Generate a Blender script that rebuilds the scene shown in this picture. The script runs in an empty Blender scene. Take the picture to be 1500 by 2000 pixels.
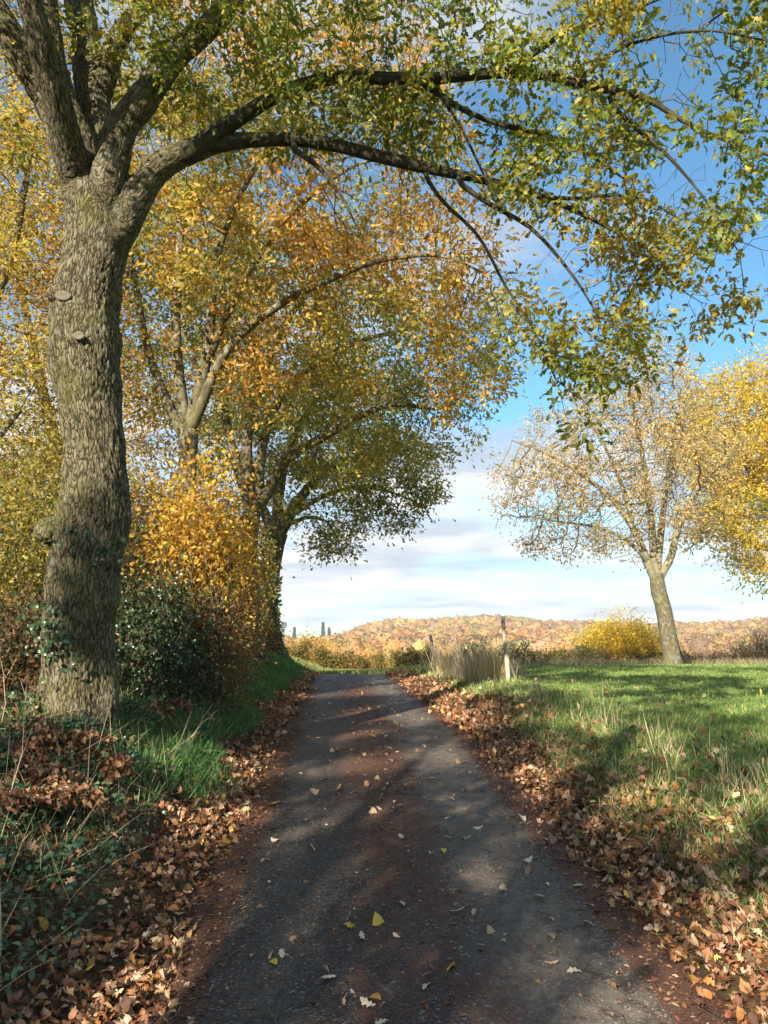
import bpy, math, random
import numpy as np
from mathutils import Vector, Matrix, noise as mnoise

rng = np.random.default_rng(7)
random.seed(7)
C = bpy.context.scene
COL = C.collection

# ------------------------------------------------------------------ camera, light, exposure
EYE = 1.7
PITCH = math.atan(245 / 1500)
cam_d = bpy.data.cameras.new("camera")
cam_d.sensor_fit = 'VERTICAL'
cam_d.sensor_height = 24.0
cam_d.lens = 24.0 * 1500 / 2000
cam_d.clip_end = 6000
cam_d.clip_start = 0.05
cam = bpy.data.objects.new("camera", cam_d)
cam.location = (0, 0, EYE)
cam.rotation_euler = (math.pi / 2 + PITCH, 0, 0)
COL.objects.link(cam)
C.camera = cam

SUN_ELEV = math.radians(27)
SUN_AZ = math.radians(207)          # where the sun stands, clockwise from +Y (behind the viewer, to the left)
to_sun = Vector((math.sin(SUN_AZ) * math.cos(SUN_ELEV), math.cos(SUN_AZ) * math.cos(SUN_ELEV), math.sin(SUN_ELEV)))
sun_d = bpy.data.lights.new("sun", 'SUN')
sun_d.energy = 5.0
sun_d.angle = math.radians(0.5)
sun_d.color = (1.0, 0.90, 0.74)
sun = bpy.data.objects.new("sun", sun_d)
sun.rotation_euler = to_sun.to_track_quat('Z', 'Y').to_euler()
sun.location = to_sun * 60
COL.objects.link(sun)

C.view_settings.view_transform = 'Standard'
C.view_settings.look = 'None'
C.view_settings.exposure = 1.55
C.view_settings.gamma = 1.0
C.cycles.max_bounces = 7
C.cycles.diffuse_bounces = 4
C.cycles.glossy_bounces = 2
C.cycles.transmission_bounces = 4
C.cycles.transparent_max_bounces = 4
C.cycles.caustics_reflective = False
C.cycles.caustics_refractive = False
C.cycles.use_denoising = True
C.cycles.use_adaptive_sampling = False
C.render.film_transparent = False


class NT:
    """small helper round a node tree"""
    def __init__(s, tree):
        s.t = tree
        tree.nodes.clear()

    def n(s, kind, **kw):
        nd = s.t.nodes.new(kind)
        for k, v in kw.items():
            if k.startswith('i_'):
                key = k[2:]
                key = int(key) if key.isdigit() else key.replace('_', ' ')
                nd.inputs[key].default_value = v
            else:
                setattr(nd, k, v)
        return nd

    def l(s, a, b):
        s.t.links.new(a, b)

    def math(s, op, a, b=None, c=None, clamp=False):
        nd = s.t.nodes.new('ShaderNodeMath')
        nd.operation = op
        nd.use_clamp = clamp
        for i, v in enumerate((a, b, c)):
            if v is None:
                continue
            if isinstance(v, (int, float)):
                nd.inputs[i].default_value = v
            else:
                s.l(v, nd.inputs[i])
        return nd.outputs[0]

    def mix(s, f, a, b, blend='MIX'):
        nd = s.t.nodes.new('ShaderNodeMix')
        nd.data_type = 'RGBA'
        nd.blend_type = blend
        for sock, v in ((nd.inputs[0], f), (nd.inputs[6], a), (nd.inputs[7], b)):
            if isinstance(v, (int, float)):
                sock.default_value = v
            elif isinstance(v, (tuple, list)):
                sock.default_value = (*v[:3], 1)
            else:
                s.l(v, sock)
        return nd.outputs[2]

    def ramp(s, fac, stops, interp='LINEAR'):
        nd = s.t.nodes.new('ShaderNodeValToRGB')
        cr = nd.color_ramp
        cr.interpolation = interp
        while len(cr.elements) < len(stops):
            cr.elements.new(0.5)
        for e, (p, c) in zip(cr.elements, stops):
            e.position = p
            if isinstance(c, (int, float)):
                c = (c, c, c)
            e.color = (*c[:3], 1)
        s.l(fac, nd.inputs[0])
        return nd.outputs[0]

    def noise(s, vec, scale, detail=3, rough=0.55, dist=0.0):
        nd = s.n('ShaderNodeTexNoise')
        nd.inputs['Scale'].default_value = scale
        nd.inputs['Detail'].default_value = detail
        nd.inputs['Roughness'].default_value = rough
        nd.inputs['Distortion'].default_value = dist
        if vec is not None:
            s.l(vec, nd.inputs['Vector'])
        return nd.outputs[0]


# world: physical sky with a procedural cloud layer over it
W = bpy.data.worlds.new("World")
C.world = W
W.use_nodes = True
g = NT(W.node_tree)
out = g.n('ShaderNodeOutputWorld')
bg = g.n('ShaderNodeBackground')
bg.inputs['Strength'].default_value = 0.05
sky = g.n('ShaderNodeTexSky')
sky.sky_type = 'NISHITA'
sky.sun_disc = False
sky.sun_elevation = SUN_ELEV
sky.sun_rotation = SUN_AZ
sky.air_density = 1.0
sky.dust_density = 0.3
sky.ozone_density = 1.6
tc = g.n('ShaderNodeTexCoord')
sep = g.n('ShaderNodeSeparateXYZ')
g.l(tc.outputs['Generated'], sep.inputs[0])
zz = g.math('ADD', g.math('MAXIMUM', sep.outputs[2], 0.0), 0.16)
cx = g.math('DIVIDE', sep.outputs[0], zz)
cy = g.math('DIVIDE', sep.outputs[1], zz)
cmb = g.n('ShaderNodeCombineXYZ')
g.l(cx, cmb.inputs[0]); g.l(cy, cmb.inputs[1])
mp = g.n('ShaderNodeMapping')
mp.inputs['Location'].default_value = (3.1, 0.4, 0.0)
mp.inputs['Scale'].default_value = (0.62, 0.9, 1.0)
g.l(cmb.outputs[0], mp.inputs[0])
n1 = g.noise(mp.outputs[0], 1.15, 8, 0.56, 0.25)
# more cloud low down, a clear blue band higher up
low = g.ramp(sep.outputs[2], [(0.0, 0.06), (0.06, 0.15), (0.24, 0.15), (0.34, -0.02), (0.45, -.04), (1.0, 0.06)])
cov = g.math('ADD', n1, low)
mask = g.ramp(cov, [(0.50, 0.0), (0.62, 0.75), (0.72, 1.0)], 'EASE')
n2 = g.noise(mp.outputs[0], 2.2, 7, 0.55, 0.4)
shade = g.ramp(n2, [(0.36, (3.6, 4.3, 5.4)), (0.48, (4.6, 5.2, 6.0)), (0.58, (6.5, 6.7, 6.9))])
skyc = g.mix(1.0, sky.outputs[0], (0.80, 1.38, 1.52), 'MULTIPLY')
mixc = g.mix(mask, skyc, shade)
g.l(mixc, bg.inputs['Color'])
g.l(bg.outputs[0], out.inputs['Surface'])


# ------------------------------------------------------------------ generic helpers
def P(px, py, Y):
    """the world point at depth Y seen at photo pixel px, py (1500 x 2000)"""
    a = (px - 750) / 1500
    b = (1000 - py) / 1500
    cp, sp = math.cos(PITCH), math.sin(PITCH)
    dy = cp - b * sp
    dz = sp + b * cp
    t = Y / dy
    return np.array((a * t, Y, EYE + dz * t))


def PR(px, py, Y, rpx):
    """same, with a radius given in photo pixels turned into metres"""
    p = P(px, py, Y)
    cp, sp = math.cos(PITCH), math.sin(PITCH)
    zc = Y * cp + (p[2] - EYE) * sp
    return (*p, rpx * zc / 1500)


def tag(o, label=None, cat=None, group=None, kind=None):
    if label: o['label'] = label
    if cat: o['category'] = cat
    if group: o['group'] = group
    if kind: o['kind'] = kind
    return o


def empty(name, loc, label, cat, group=None):
    o = bpy.data.objects.new(name, None)
    o.empty_display_size = 0.3
    o.location = tuple(float(v) for v in loc)
    COL.objects.link(o)
    return tag(o, label, cat, group)


def mesh_np(name, V, F, mat, parent=None, attrs=None, smooth=True, k=None):
    """V (n,3) world coordinates; F (m,k) indices; parent is an Empty: vertices are made relative to it"""
    V = np.asarray(V, dtype=np.float32)
    F = np.asarray(F, dtype=np.int32)
    if parent is not None:
        V = V - np.array(parent.location, dtype=np.float32)
    me = bpy.data.meshes.new(name)
    me.vertices.add(len(V))
    me.vertices.foreach_set('co', V.ravel())
    m, kk = F.shape
    me.loops.add(m * kk)
    me.loops.foreach_set('vertex_index', F.ravel())
    me.polygons.add(m)
    me.polygons.foreach_set('loop_start', np.arange(0, m * kk, kk, dtype=np.int32))
    me.update(calc_edges=True)
    if smooth:
        me.polygons.foreach_set('use_smooth', np.ones(m, dtype=bool))
    for an, arr in (attrs or {}).items():
        arr = np.asarray(arr, dtype=np.float32)
        if arr.ndim == 1:
            a = me.attributes.new(an, 'FLOAT', 'POINT'); a.data.foreach_set('value', arr)
        elif an == 'col':
            a = me.attributes.new(an, 'FLOAT_COLOR', 'POINT')
            a.data.foreach_set('color', np.concatenate([arr, np.ones((len(arr), 1), np.float32)], 1).ravel())
        else:
            a = me.attributes.new(an, 'FLOAT_VECTOR', 'POINT'); a.data.foreach_set('vector', arr.ravel())
    me.materials.append(mat)
    o = bpy.data.objects.new(name, me)
    COL.objects.link(o)
    if parent is not None:
        o.parent = parent
    return o


def unit(v):
    return v / np.maximum(np.linalg.norm(v, axis=-1, keepdims=True), 1e-9)


def frames(nrm, ang):
    """rotation matrices (N,3,3) with z column = nrm and x column turned by ang round it"""
    nrm = unit(nrm)
    ref = np.where(np.abs(nrm[:, 2:3]) > 0.9, np.array([[1., 0, 0]]), np.array([[0., 0, 1.]]))
    a = unit(np.cross(ref, nrm))
    b = np.cross(nrm, a)
    c, s = np.cos(ang)[:, None], np.sin(ang)[:, None]
    x = a * c + b * s
    y = np.cross(nrm, x)
    return np.stack([x, y, nrm], axis=2)


def frames_x(xdir, roll):
    """rotation matrices whose x column is xdir"""
    x = unit(xdir)
    ref = np.where(np.abs(x[:, 2:3]) > 0.95, np.array([[0., 1., 0]]), np.array([[0., 0, 1.]]))
    y0 = unit(np.cross(ref, x))
    z0 = np.cross(x, y0)
    c, s = np.cos(roll)[:, None], np.sin(roll)[:, None]
    y = y0 * c + z0 * s
    z = np.cross(x, y)
    return np.stack([x, y, z], axis=2)


def scatter(T, pos, R, scale, col):
    """copies of template T=(V,F) as raw arrays"""
    TV, TF = T
    n, nv = len(pos), len(TV)
    sc = np.asarray(scale, dtype=np.float64)
    if sc.ndim == 1:
        sc = sc[:, None]
    V = np.einsum('nij,nkj->nki', R, TV[None] * sc[:, None, :]) + pos[:, None, :]
    F = TF[None] + (np.arange(n) * nv)[:, None, None]
    return V.reshape(-1, 3), F.reshape(-1, TF.shape[1]), np.repeat(col, nv, axis=0)


def merge(parts):
    Vs, Fs, Cs, off = [], [], [], 0
    for V, F, c in parts:
        if len(V) == 0:
            continue
        Vs.append(V); Fs.append(F + off); Cs.append(c); off += len(V)
    return np.concatenate(Vs), np.concatenate(Fs), np.concatenate(Cs)


def leaf_template(outline, curl=0.25, bend=0.15, fold=0.2):
    """outline: [(x, halfwidth)] along the midrib; quads on both sides"""
    V, F = [], []
    n = len(outline)
    for x, w in outline:
        z = -bend * (x - 0.4) ** 2
        V.append((x, 0, z))
        V.append((x, w, z + fold * w - curl * w * w * 4))
        V.append((x, -w, z + fold * w + curl * w * w * 1.5))
    for i in range(n - 1):
        a, b = 3 * i, 3 * (i + 1)
        F.append((a, b, b + 1, a + 1))
        F.append((b, a, a + 2, b + 2))
    return np.array(V, float), np.array(F)


OAK = leaf_template([(0, .02), (.17, .13), (.28, .065), (.45, .24), (.56, .11), (.74, .27), (.83, .15), (.94, .13), (1.0, .02)], 0.3, 0.5, 0.25)
OAK_CURL = leaf_template([(0, .02), (.17, .13), (.28, .065), (.45, .24), (.56, .11), (.74, .27), (.83, .15), (.94, .13), (1.0, .02)], 1.7, 1.3, 0.3)
OAK_MID = leaf_template([(0, .03), (.3, .17), (.45, .10), (.72, .27), (1.0, .05)], 0.3, 0.5, 0.3)
OVAL = leaf_template([(0, .01), (.2, .2), (.5, .3), (.8, .2), (1.0, .01)], 0.3, 0.6, 0.3)
OVAL_CURL = leaf_template([(0, .01), (.2, .2), (.5, .3), (.8, .2), (1.0, .01)], 1.4, 1.5, 0.3)
SIMPLE = (np.array([(0, 0, 0), (.45, .24, .06), (1, .02, -.06), (.5, -.24, .05)], float), np.array([(0, 3, 2, 1)]))


def make_maple():
    pts = [(-0.0, 0.03), (0.1, .42), (.28, .2), (.5, .5), (.52, .2), (.8, .26), (.72, .1), (1.0, 0.0)]
    V, F = [], []
    for x, w in pts:
        mx = min(x, .85) * 0.8
        V.append((mx, 0, -.1 * mx)); V.append((x, w, .12 * w - .3 * w * w)); V.append((x, -w, .2 * w))
    for i in range(len(pts) - 1):
        a, b = 3 * i, 3 * (i + 1)
        F.append((a, b, b + 1, a + 1)); F.append((b, a, a + 2, b + 2))
    return np.array(V, float), np.array(F)


MAPLE = make_maple()


def blade_template(bend):
    V, F = [], []
    for i, (z, w) in enumerate([(0, .5), (.35, .42), (.7, .28), (1.0, .04)]):
        x = bend * z * z
        V.append((x, -w, z)); V.append((x, w, z))
    for i in range(3):
        a = 2 * i
        F.append((a, a + 1, a + 3, a + 2))
    return np.array(V, float), np.array(F)


def pick(cols, n, w=None, jit=0.18):
    """n colours picked from a palette with brightness jitter"""
    cols = np.array(cols, float)
    idx = rng.choice(len(cols), n, p=None if w is None else np.array(w) / np.sum(w))
    c = cols[idx]
    return np.clip(c * (1 + rng.normal(0, jit, (n, 1))) * (1 + rng.normal(0, 0.06, (n, 3))), 0.004, 0.9)


# ------------------------------------------------------------------ materials
def new_mat(name):
    m = bpy.data.materials.new(name)
    m.use_nodes = True
    return m, NT(m.node_tree)


def leaf_material(name, trans=0.4, rough=0.5, spec=0.3, warm=(1.25, 1.15, 0.7)):
    m, g = new_mat(name)
    out = g.n('ShaderNodeOutputMaterial')
    at = g.n('ShaderNodeAttribute', attribute_name='col')
    geo = g.n('ShaderNodeNewGeometry')
    nz = g.noise(geo.outputs['Position'], 55, 3, 0.6)
    v = g.ramp(nz, [(0.25, 0.72), (0.75, 1.25)])
    c = g.mix(1.0, at.outputs['Color'], v, 'MULTIPLY')
    p = g.n('ShaderNodeBsdfPrincipled')
    g.l(c, p.inputs['Base Color'])
    p.inputs['Roughness'].default_value = rough
    p.inputs['Specular IOR Level'].default_value = spec
    t = g.n('ShaderNodeBsdfTranslucent')
    g.l(g.mix(1.0, c, warm, 'MULTIPLY'), t.inputs['Color'])
    ms = g.n('ShaderNodeMixShader')
    ms.inputs[0].default_value = trans
    g.l(p.outputs[0], ms.inputs[1]); g.l(t.outputs[0], ms.inputs[2])
    g.l(ms.outputs[0], out.inputs[0])
    return m


M_LEAF = leaf_material('autumn_leaf', 0.5, warm=(1.45, 1.3, 0.7))
M_DRY = leaf_material('dry_leaf', 0.12, 0.6, 0.25, (1.1, 1, .8))
M_GRASS = leaf_material('grass_blade', 0.3, 0.5, 0.25, (1.1, 1.2, .6))
M_IVY = leaf_material('evergreen_leaf', 0.15, 0.35, 0.45, (1.1, 1.2, .6))
M_FAR = leaf_material('far_foliage', 0.35, 0.8, 0.02, (1.1, 1.05, .8))


def bark_material(name, dark, light, *, fisattr=False, lichen=(0.36, 0.37, 0.30), moss=(0.10, 0.12, 0.03), scale=1.0, bump=0.6, lich=0.5):
    m, g = new_mat(name)
    out = g.n('ShaderNodeOutputMaterial')
    at = g.n('ShaderNodeAttribute', attribute_name='bk')
    vec = at.outputs['Vector']
    fis = g.noise(vec, 26 * scale, 5, 0.65, 0.6)
    fine = g.noise(vec, 90 * scale, 4, 0.7)
    c = g.mix(g.ramp(fis, [(0.34, 0.0), (0.58, 1.0)]), dark, light)
    if fisattr:
        fa = g.n('ShaderNodeAttribute', attribute_name='fis').outputs['Fac']
        c = g.mix(g.ramp(fis, [(0.3, 0.0), (0.6, 1.0)]), tuple(v * .55 for v in light), light)
        c = g.mix(g.math('MULTIPLY', g.ramp(fa, [(0.1, 1.0), (0.6, 0.0)]), 0.8), c, dark)
        dn = g.n('ShaderNodeTexNoise'); dn.inputs['Scale'].default_value = 14; dn.inputs['Detail'].default_value = 4; g.l(vec, dn.inputs['Vector'])
        s2 = g.n('ShaderNodeVectorMath'); s2.operation = 'SCALE'; s2.inputs['Scale'].default_value = 0.11; g.l(dn.outputs[1], s2.inputs[0])
        s3 = g.n('ShaderNodeVectorMath'); s3.operation = 'ADD'; g.l(vec, s3.inputs[0]); g.l(s2.outputs[0], s3.inputs[1])
        vo = g.n('ShaderNodeTexVoronoi'); vo.feature = 'DISTANCE_TO_EDGE'; vo.inputs['Scale'].default_value = 34; g.l(s3.outputs[0], vo.inputs['Vector'])
        plate = g.ramp(vo.outputs[0], [(0.01, 0.1), (0.10, 0.8), (0.3, 1.0)])
        c = g.mix(g.math('SUBTRACT', 1.0, plate), c, dark)
    geo = g.n('ShaderNodeNewGeometry')
    pn = g.noise(geo.outputs['Position'], 2.3, 4, 0.6)
    pn2 = g.noise(geo.outputs['Position'], 7.0, 5, 0.65)
    lm = g.math('MULTIPLY', g.ramp(pn2, [(0.52, 0.0), (0.68, 1.0)]), lich)
    c = g.mix(lm, c, lichen)
    mm = g.math('MULTIPLY', g.ramp(pn, [(0.45, 0.0), (0.7, 1.0)]), 0.55)
    c = g.mix(mm, c, moss)
    v = g.ramp(fine, [(0.3, 0.65), (0.7, 1.25)])
    c = g.mix(1.0, c, v, 'MULTIPLY')
    bk = g.n('ShaderNodeBump')
    bk.inputs['Strength'].default_value = bump
    bk.inputs['Distance'].default_value = 0.02
    hgt_ = g.math('ADD', g.math('MULTIPLY', fis, 1.0), g.math('MULTIPLY', fine, 0.5))
    if fisattr:
        hgt_ = g.math('ADD', hgt_, g.math('MULTIPLY', plate, 0.8))
    g.l(hgt_, bk.inputs['Height'])
    p = g.n('ShaderNodeBsdfPrincipled')
    p.inputs['Roughness'].default_value = 0.9
    p.inputs['Specular IOR Level'].default_value = 0.15
    g.l(c, p.inputs['Base Color'])
    g.l(bk.outputs[0], p.inputs['Normal'])
    g.l(p.outputs[0], out.inputs[0])
    return m


M_BARK = bark_material('oak_bark', (0.012, 0.010, 0.007), (0.06, 0.05, 0.034), moss=(0.045, 0.05, 0.018), lichen=(0.16, 0.17, 0.13), lich=.25)  # bough bark, darkened for moss and to put the boughs' shade into colour
M_BARKT = bark_material('furrowed_oak_bark', (0.020, 0.015, 0.010), (0.19, 0.16, 0.095), fisattr=True, bump=1.0, moss=(0.11, 0.11, 0.03), lichen=(0.32, 0.32, 0.25), lich=.35)
M_BARK2 = bark_material('row_tree_bark', (0.04, 0.03, 0.02), (0.14, 0.118, 0.075), moss=(0.11, 0.11, 0.03))
M_BARKR = bark_material('pale_bark', (0.08, 0.065, 0.045), (0.24, 0.20, 0.14))
M_TWIG = bark_material('twig_bark', (0.035, 0.028, 0.018), (0.11, 0.09, 0.06), bump=0.2)


def wood_material(name, a, b, sc=1.0):
    m, g = new_mat(name)
    out = g.n('ShaderNodeOutputMaterial')
    tcn = g.n('ShaderNodeTexCoord')
    mpn = g.n('ShaderNodeMapping')
    mpn.inputs['Scale'].default_value = (30 * sc, 30 * sc, 3 * sc)
    g.l(tcn.outputs['Object'], mpn.inputs[0])
    nz = g.noise(mpn.outputs[0], 1.2, 6, 0.7, 0.4)
    c = g.mix(g.ramp(nz, [(0.35, 0.0), (0.65, 1.0)]), a, b)
    bp = g.n('ShaderNodeBump'); bp.inputs['Strength'].default_value = 0.5; bp.inputs['Distance'].default_value = 0.01
    g.l(nz, bp.inputs['Height'])
    p = g.n('ShaderNodeBsdfPrincipled'); p.inputs['Roughness'].default_value = 0.85
    g.l(c, p.inputs['Base Color']); g.l(bp.outputs[0], p.inputs['Normal'])
    g.l(p.outputs[0], out.inputs[0])
    return m


M_POST = wood_material('weathered_post_wood', (0.26, 0.20, 0.15), (0.58, 0.47, 0.37))
M_POSTG = wood_material('grey_post_wood', (0.09, 0.08, 0.065), (0.24, 0.21, 0.17))
M_POSTD = wood_material('dark_post_wood', (0.03, 0.028, 0.025), (0.10, 0.09, 0.075))
M_CUT = wood_material('healed_cut_wood', (0.06, 0.05, 0.03), (0.15, 0.125, 0.08), 1.0)
M_WIRE = wood_material('dull_wire', (0.05, 0.05, 0.05), (0.12, 0.12, 0.12))
M_SIGN = wood_material('sign_back_metal', (0.06, 0.07, 0.08), (0.10, 0.11, 0.12))

# ------------------------------------------------------------------ terrain
YT = [-60, -20, 0, 3.8, 6.4, 9.6, 15, 25, 30, 40, 60, 110, 200, 260, 5000]
ZT = [-2.0, -1.3, -.5, -.04, .275, .5, .56, .5, .34, 0.0, -1.4, -9, -11, -10.5, -10]
yy_ = np.concatenate([np.arange(-60, 300, 0.25)])
zz_ = np.interp(yy_, YT, ZT)
kk_ = np.ones(9) / 9
zz_s = np.convolve(np.pad(zz_, 4, mode='edge'), kk_, mode='valid')
SKY_PX = np.array([-2600, -500, 300, 560, 620, 680, 740, 870, 960, 1050, 1150, 1250, 1350, 1450, 1500, 2200, 4200])
SKY_PY = np.array([1250, 1250, 1250, 1250, 1246, 1231, 1209, 1205, 1199, 1208, 1211, 1216, 1214, 1210, 1203, 1195, 1215])


def xc(y):
    return 0.45 - 0.058 * np.clip(y, -60, 30)


def widen(y):
    t = np.clip((np.asarray(y, float) - 3.5) / 4.0, 0, 1)
    return 1 + .12 * (1 - t * t * (3 - 2 * t))


def smooth(a, b, t):
    t = np.clip((t - a) / (b - a), 0, 1)
    return t * t * (3 - 2 * t)


def wob(x, y):
    return (np.sin(x * 2.1 + y * 1.3) * np.sin(y * 1.7 - x * .6) * .5 + np.sin(x * 5.3 - y * 3.1) * .22 + np.sin(x * 3.7 + y * 6.7 + 1.3) * .2
            + np.sin(x * 11.3 + y * 7.9) * np.sin(y * 13.1 - x * 4.2) * .12)


def H(x, y):
    x = np.asarray(x, float); y = np.asarray(y, float)
    u = (x - xc(y)) / widen(y)
    z = np.interp(y, yy_, zz_s)
    off = np.interp(u, [-60, -8, -5, -3, -2.5, -2.0, -1.6, -1.25, 1.25, 1.6, 2.0, 2.8, 6, 60],
                    [1.3, 1.15, .98, .74, .56, .30, .09, 0, 0, .06, .14, .24, .29, .42])
    f = 1 - smooth(28, 52, y)
    z = z + off * (0.15 + 0.85 * f)
    amp = smooth(1.25, 2.2, np.abs(u)) * np.where(u < 0, .07, .035)
    z = z + amp * wob(x, y) * (1 - smooth(60, 120, y))
    z = z - 0.012 * (1 - smooth(1.0, 1.25, np.abs(u)))        # the asphalt sheet lies over this
    # far hill
    az = 750 + 1500 * x / np.maximum(y, 1)
    top = (1245 - np.interp(az, SKY_PX, SKY_PY)) / 1500 * 600 + EYE - 13
    h = smooth(200, 600, y) * (top + 10.5) * (1 - 0.6 * smooth(680, 1100, y))
    z = z + np.where(y > 200, h, 0)
    return z


def seg(a, b, n0, g=1.0):
    t = np.linspace(0, 1, n0, endpoint=False)
    return a + (b - a) * (t ** g)


gx = np.concatenate([-np.geomspace(2500, 9, 70), np.arange(-8.9, -4, .12), np.arange(-4, 4.5, .045), np.arange(4.5, 12, .15), np.geomspace(12, 2500, 70)])
gy = np.concatenate([np.linspace(-60, -2, 40), np.arange(-1.9, 2, .15), np.arange(2, 10, .05), np.arange(10, 40, .15), np.geomspace(40, 4500, 110)])
GX, GY = np.meshgrid(gx, gy)
V = np.stack([GX.ravel(), GY.ravel(), H(GX.ravel(), GY.ravel())], 1)
nx, ny = len(gx), len(gy)
I, J = np.meshgrid(np.arange(nx - 1), np.arange(ny - 1))
b0 = (J * nx + I).ravel()
F = np.stack([b0, b0 + 1, b0 + nx + 1, b0 + nx], 1)

m, g = new_mat('ground_soil_and_grass')
out = g.n('ShaderNodeOutputMaterial')
geo = g.n('ShaderNodeNewGeometry')
pos = geo.outputs['Position']
at = g.n('ShaderNodeAttribute', attribute_name='u')
uu = at.outputs['Fac']
n_big = g.noise(pos, 0.5, 4, 0.6)
n_mid = g.noise(pos, 5, 5, 0.65)
n_fin = g.noise(pos, 45, 4, 0.7)
grass = g.mix(g.ramp(n_mid, [(0.3, 0), (0.7, 1)]), (0.13, 0.19, 0.045), (0.21, 0.28, 0.075))
grass = g.mix(g.ramp(n_big, [(0.4, 0), (0.7, .5)]), grass, (0.15, 0.15, 0.05))
soil = g.mix(g.ramp(n_fin, [(0.3, 0), (0.7, 1)]), (0.035, 0.022, 0.014), (0.10, 0.06, 0.035))
soil = g.mix(g.ramp(n_mid, [(0.45, 0), (0.65, .6)]), soil, (0.05, 0.06, 0.02))
wobu = g.math('ADD', uu, g.math('MULTIPLY', g.math('SUBTRACT', n_mid, 0.5), 1.1))
isf = g.ramp(g.math('MULTIPLY', wobu, 0.1), [(0.20, 0.0), (0.27, 1.0)])
c = g.mix(isf, soil, grass)
sx = g.n('ShaderNodeSeparateXYZ'); g.l(pos, sx.inputs[0])
far = g.ramp(g.math('DIVIDE', sx.outputs[1], 100.0), [(0.265, 0.0), (0.285, 1.0)])
c = g.mix(far, c, g.mix(g.ramp(n_mid, [(0.3, 0), (0.7, 1)]), (0.12, 0.15, 0.05), (0.26, 0.25, 0.12)))
bp = g.n('ShaderNodeBump'); bp.inputs['Strength'].default_value = 0.8; bp.inputs['Distance'].default_value = 0.03
g.l(g.math('ADD', n_fin, n_mid), bp.inputs['Height'])
p = g.n('ShaderNodeBsdfPrincipled'); p.inputs['Roughness'].default_value = 0.95; p.inputs['Specular IOR Level'].default_value = 0.1
g.l(c, p.inputs['Base Color']); g.l(bp.outputs[0], p.inputs['Normal']); g.l(p.outputs[0], out.inputs[0])
ground = mesh_np('ground', V, F, m, attrs={'u': V[:, 0] - xc(V[:, 1])})
tag(ground, 'grassy ground with banks beside the lane and a far hillside', kind='structure')

# the lane: asphalt sheet
ry = np.concatenate([np.arange(-12, 2, .3), np.arange(2, 12, .04), np.arange(12, 27.5, .12)])
ru = np.concatenate([np.linspace(-1.27, 1.27, 74)])
RU, RY = np.meshgrid(ru, ry)


def edge_wob(y):
    return 0.05 * np.sin(y * 1.9) + 0.035 * np.sin(y * 4.7 + 1) + 0.02 * np.sin(y * 11.3)


RUw = RU + np.where(np.abs(RU) > 1.0, (np.abs(RU) - 1.0) / .27 * edge_wob(RY + np.sign(RU) * 7), 0)
RX = RUw * widen(RY) + xc(RY)


def road_z(x, y):
    u = (x - xc(y)) / widen(y)
    return H(xc(y), y) + 0.016 + 0.02 * (1 - (u / 1.25) ** 2) - 0.008 * np.exp(-((np.abs(u) - .68) / .25) ** 2)


RZ = road_z(RX, RY)
RZ = np.where(np.abs(RU) > 1.255, RZ - .06, RZ)
V = np.stack([RX.ravel(), RY.ravel(), RZ.ravel()], 1)
nx, ny = len(ru), len(ry)
I, J = np.meshgrid(np.arange(nx - 1), np.arange(ny - 1))
b0 = (J * nx + I).ravel()
F = np.stack([b0, b0 + 1, b0 + nx + 1, b0 + nx], 1)
m, g = new_mat('worn_asphalt')
out = g.n('ShaderNodeOutputMaterial')
geo = g.n('ShaderNodeNewGeometry')
pos = geo.outputs['Position']
uu = g.n('ShaderNodeAttribute', attribute_name='u').outputs['Fac']
vor = g.n('ShaderNodeTexVoronoi'); vor.inputs['Scale'].default_value = 95; g.l(pos, vor.inputs['Vector'])
vorc = g.n('ShaderNodeSeparateColor'); g.l(vor.outputs['Color'], vorc.inputs[0])
stone = g.ramp(vorc.outputs[0], [(0.0, (0.018, 0.014, 0.013)), (0.55, (0.040, 0.032, 0.029)), (0.85, (0.078, 0.064, 0.054)), (0.97, (0.12, 0.11, 0.09)), (1.0, (0.27, 0.25, 0.21))])
n_fin = g.noise(pos, 130, 3, 0.6)
n_mid = g.noise(pos, 9, 5, 0.65, 0.3)
mpr = g.n('ShaderNodeMapping'); mpr.inputs['Scale'].default_value = (1.0, 0.35, 1.0); g.l(pos, mpr.inputs[0])
n_big = g.noise(mpr.outputs[0], 2.4, 7, 0.68, 0.5)
stone = g.mix(1.0, stone, g.ramp(n_fin, [(0.3, 0.6), (0.7, 1.35)]), 'MULTIPLY')
# dusty pale film on the right-hand wheel track and in patches
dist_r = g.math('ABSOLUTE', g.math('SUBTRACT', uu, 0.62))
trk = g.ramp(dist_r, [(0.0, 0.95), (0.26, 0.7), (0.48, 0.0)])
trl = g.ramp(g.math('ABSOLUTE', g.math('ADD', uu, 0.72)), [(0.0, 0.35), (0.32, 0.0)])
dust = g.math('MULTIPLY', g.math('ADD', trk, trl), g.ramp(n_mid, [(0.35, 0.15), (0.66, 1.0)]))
c = g.mix(g.math('MULTIPLY', dust, 0.75), stone, (0.19, 0.155, 0.12))
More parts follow.
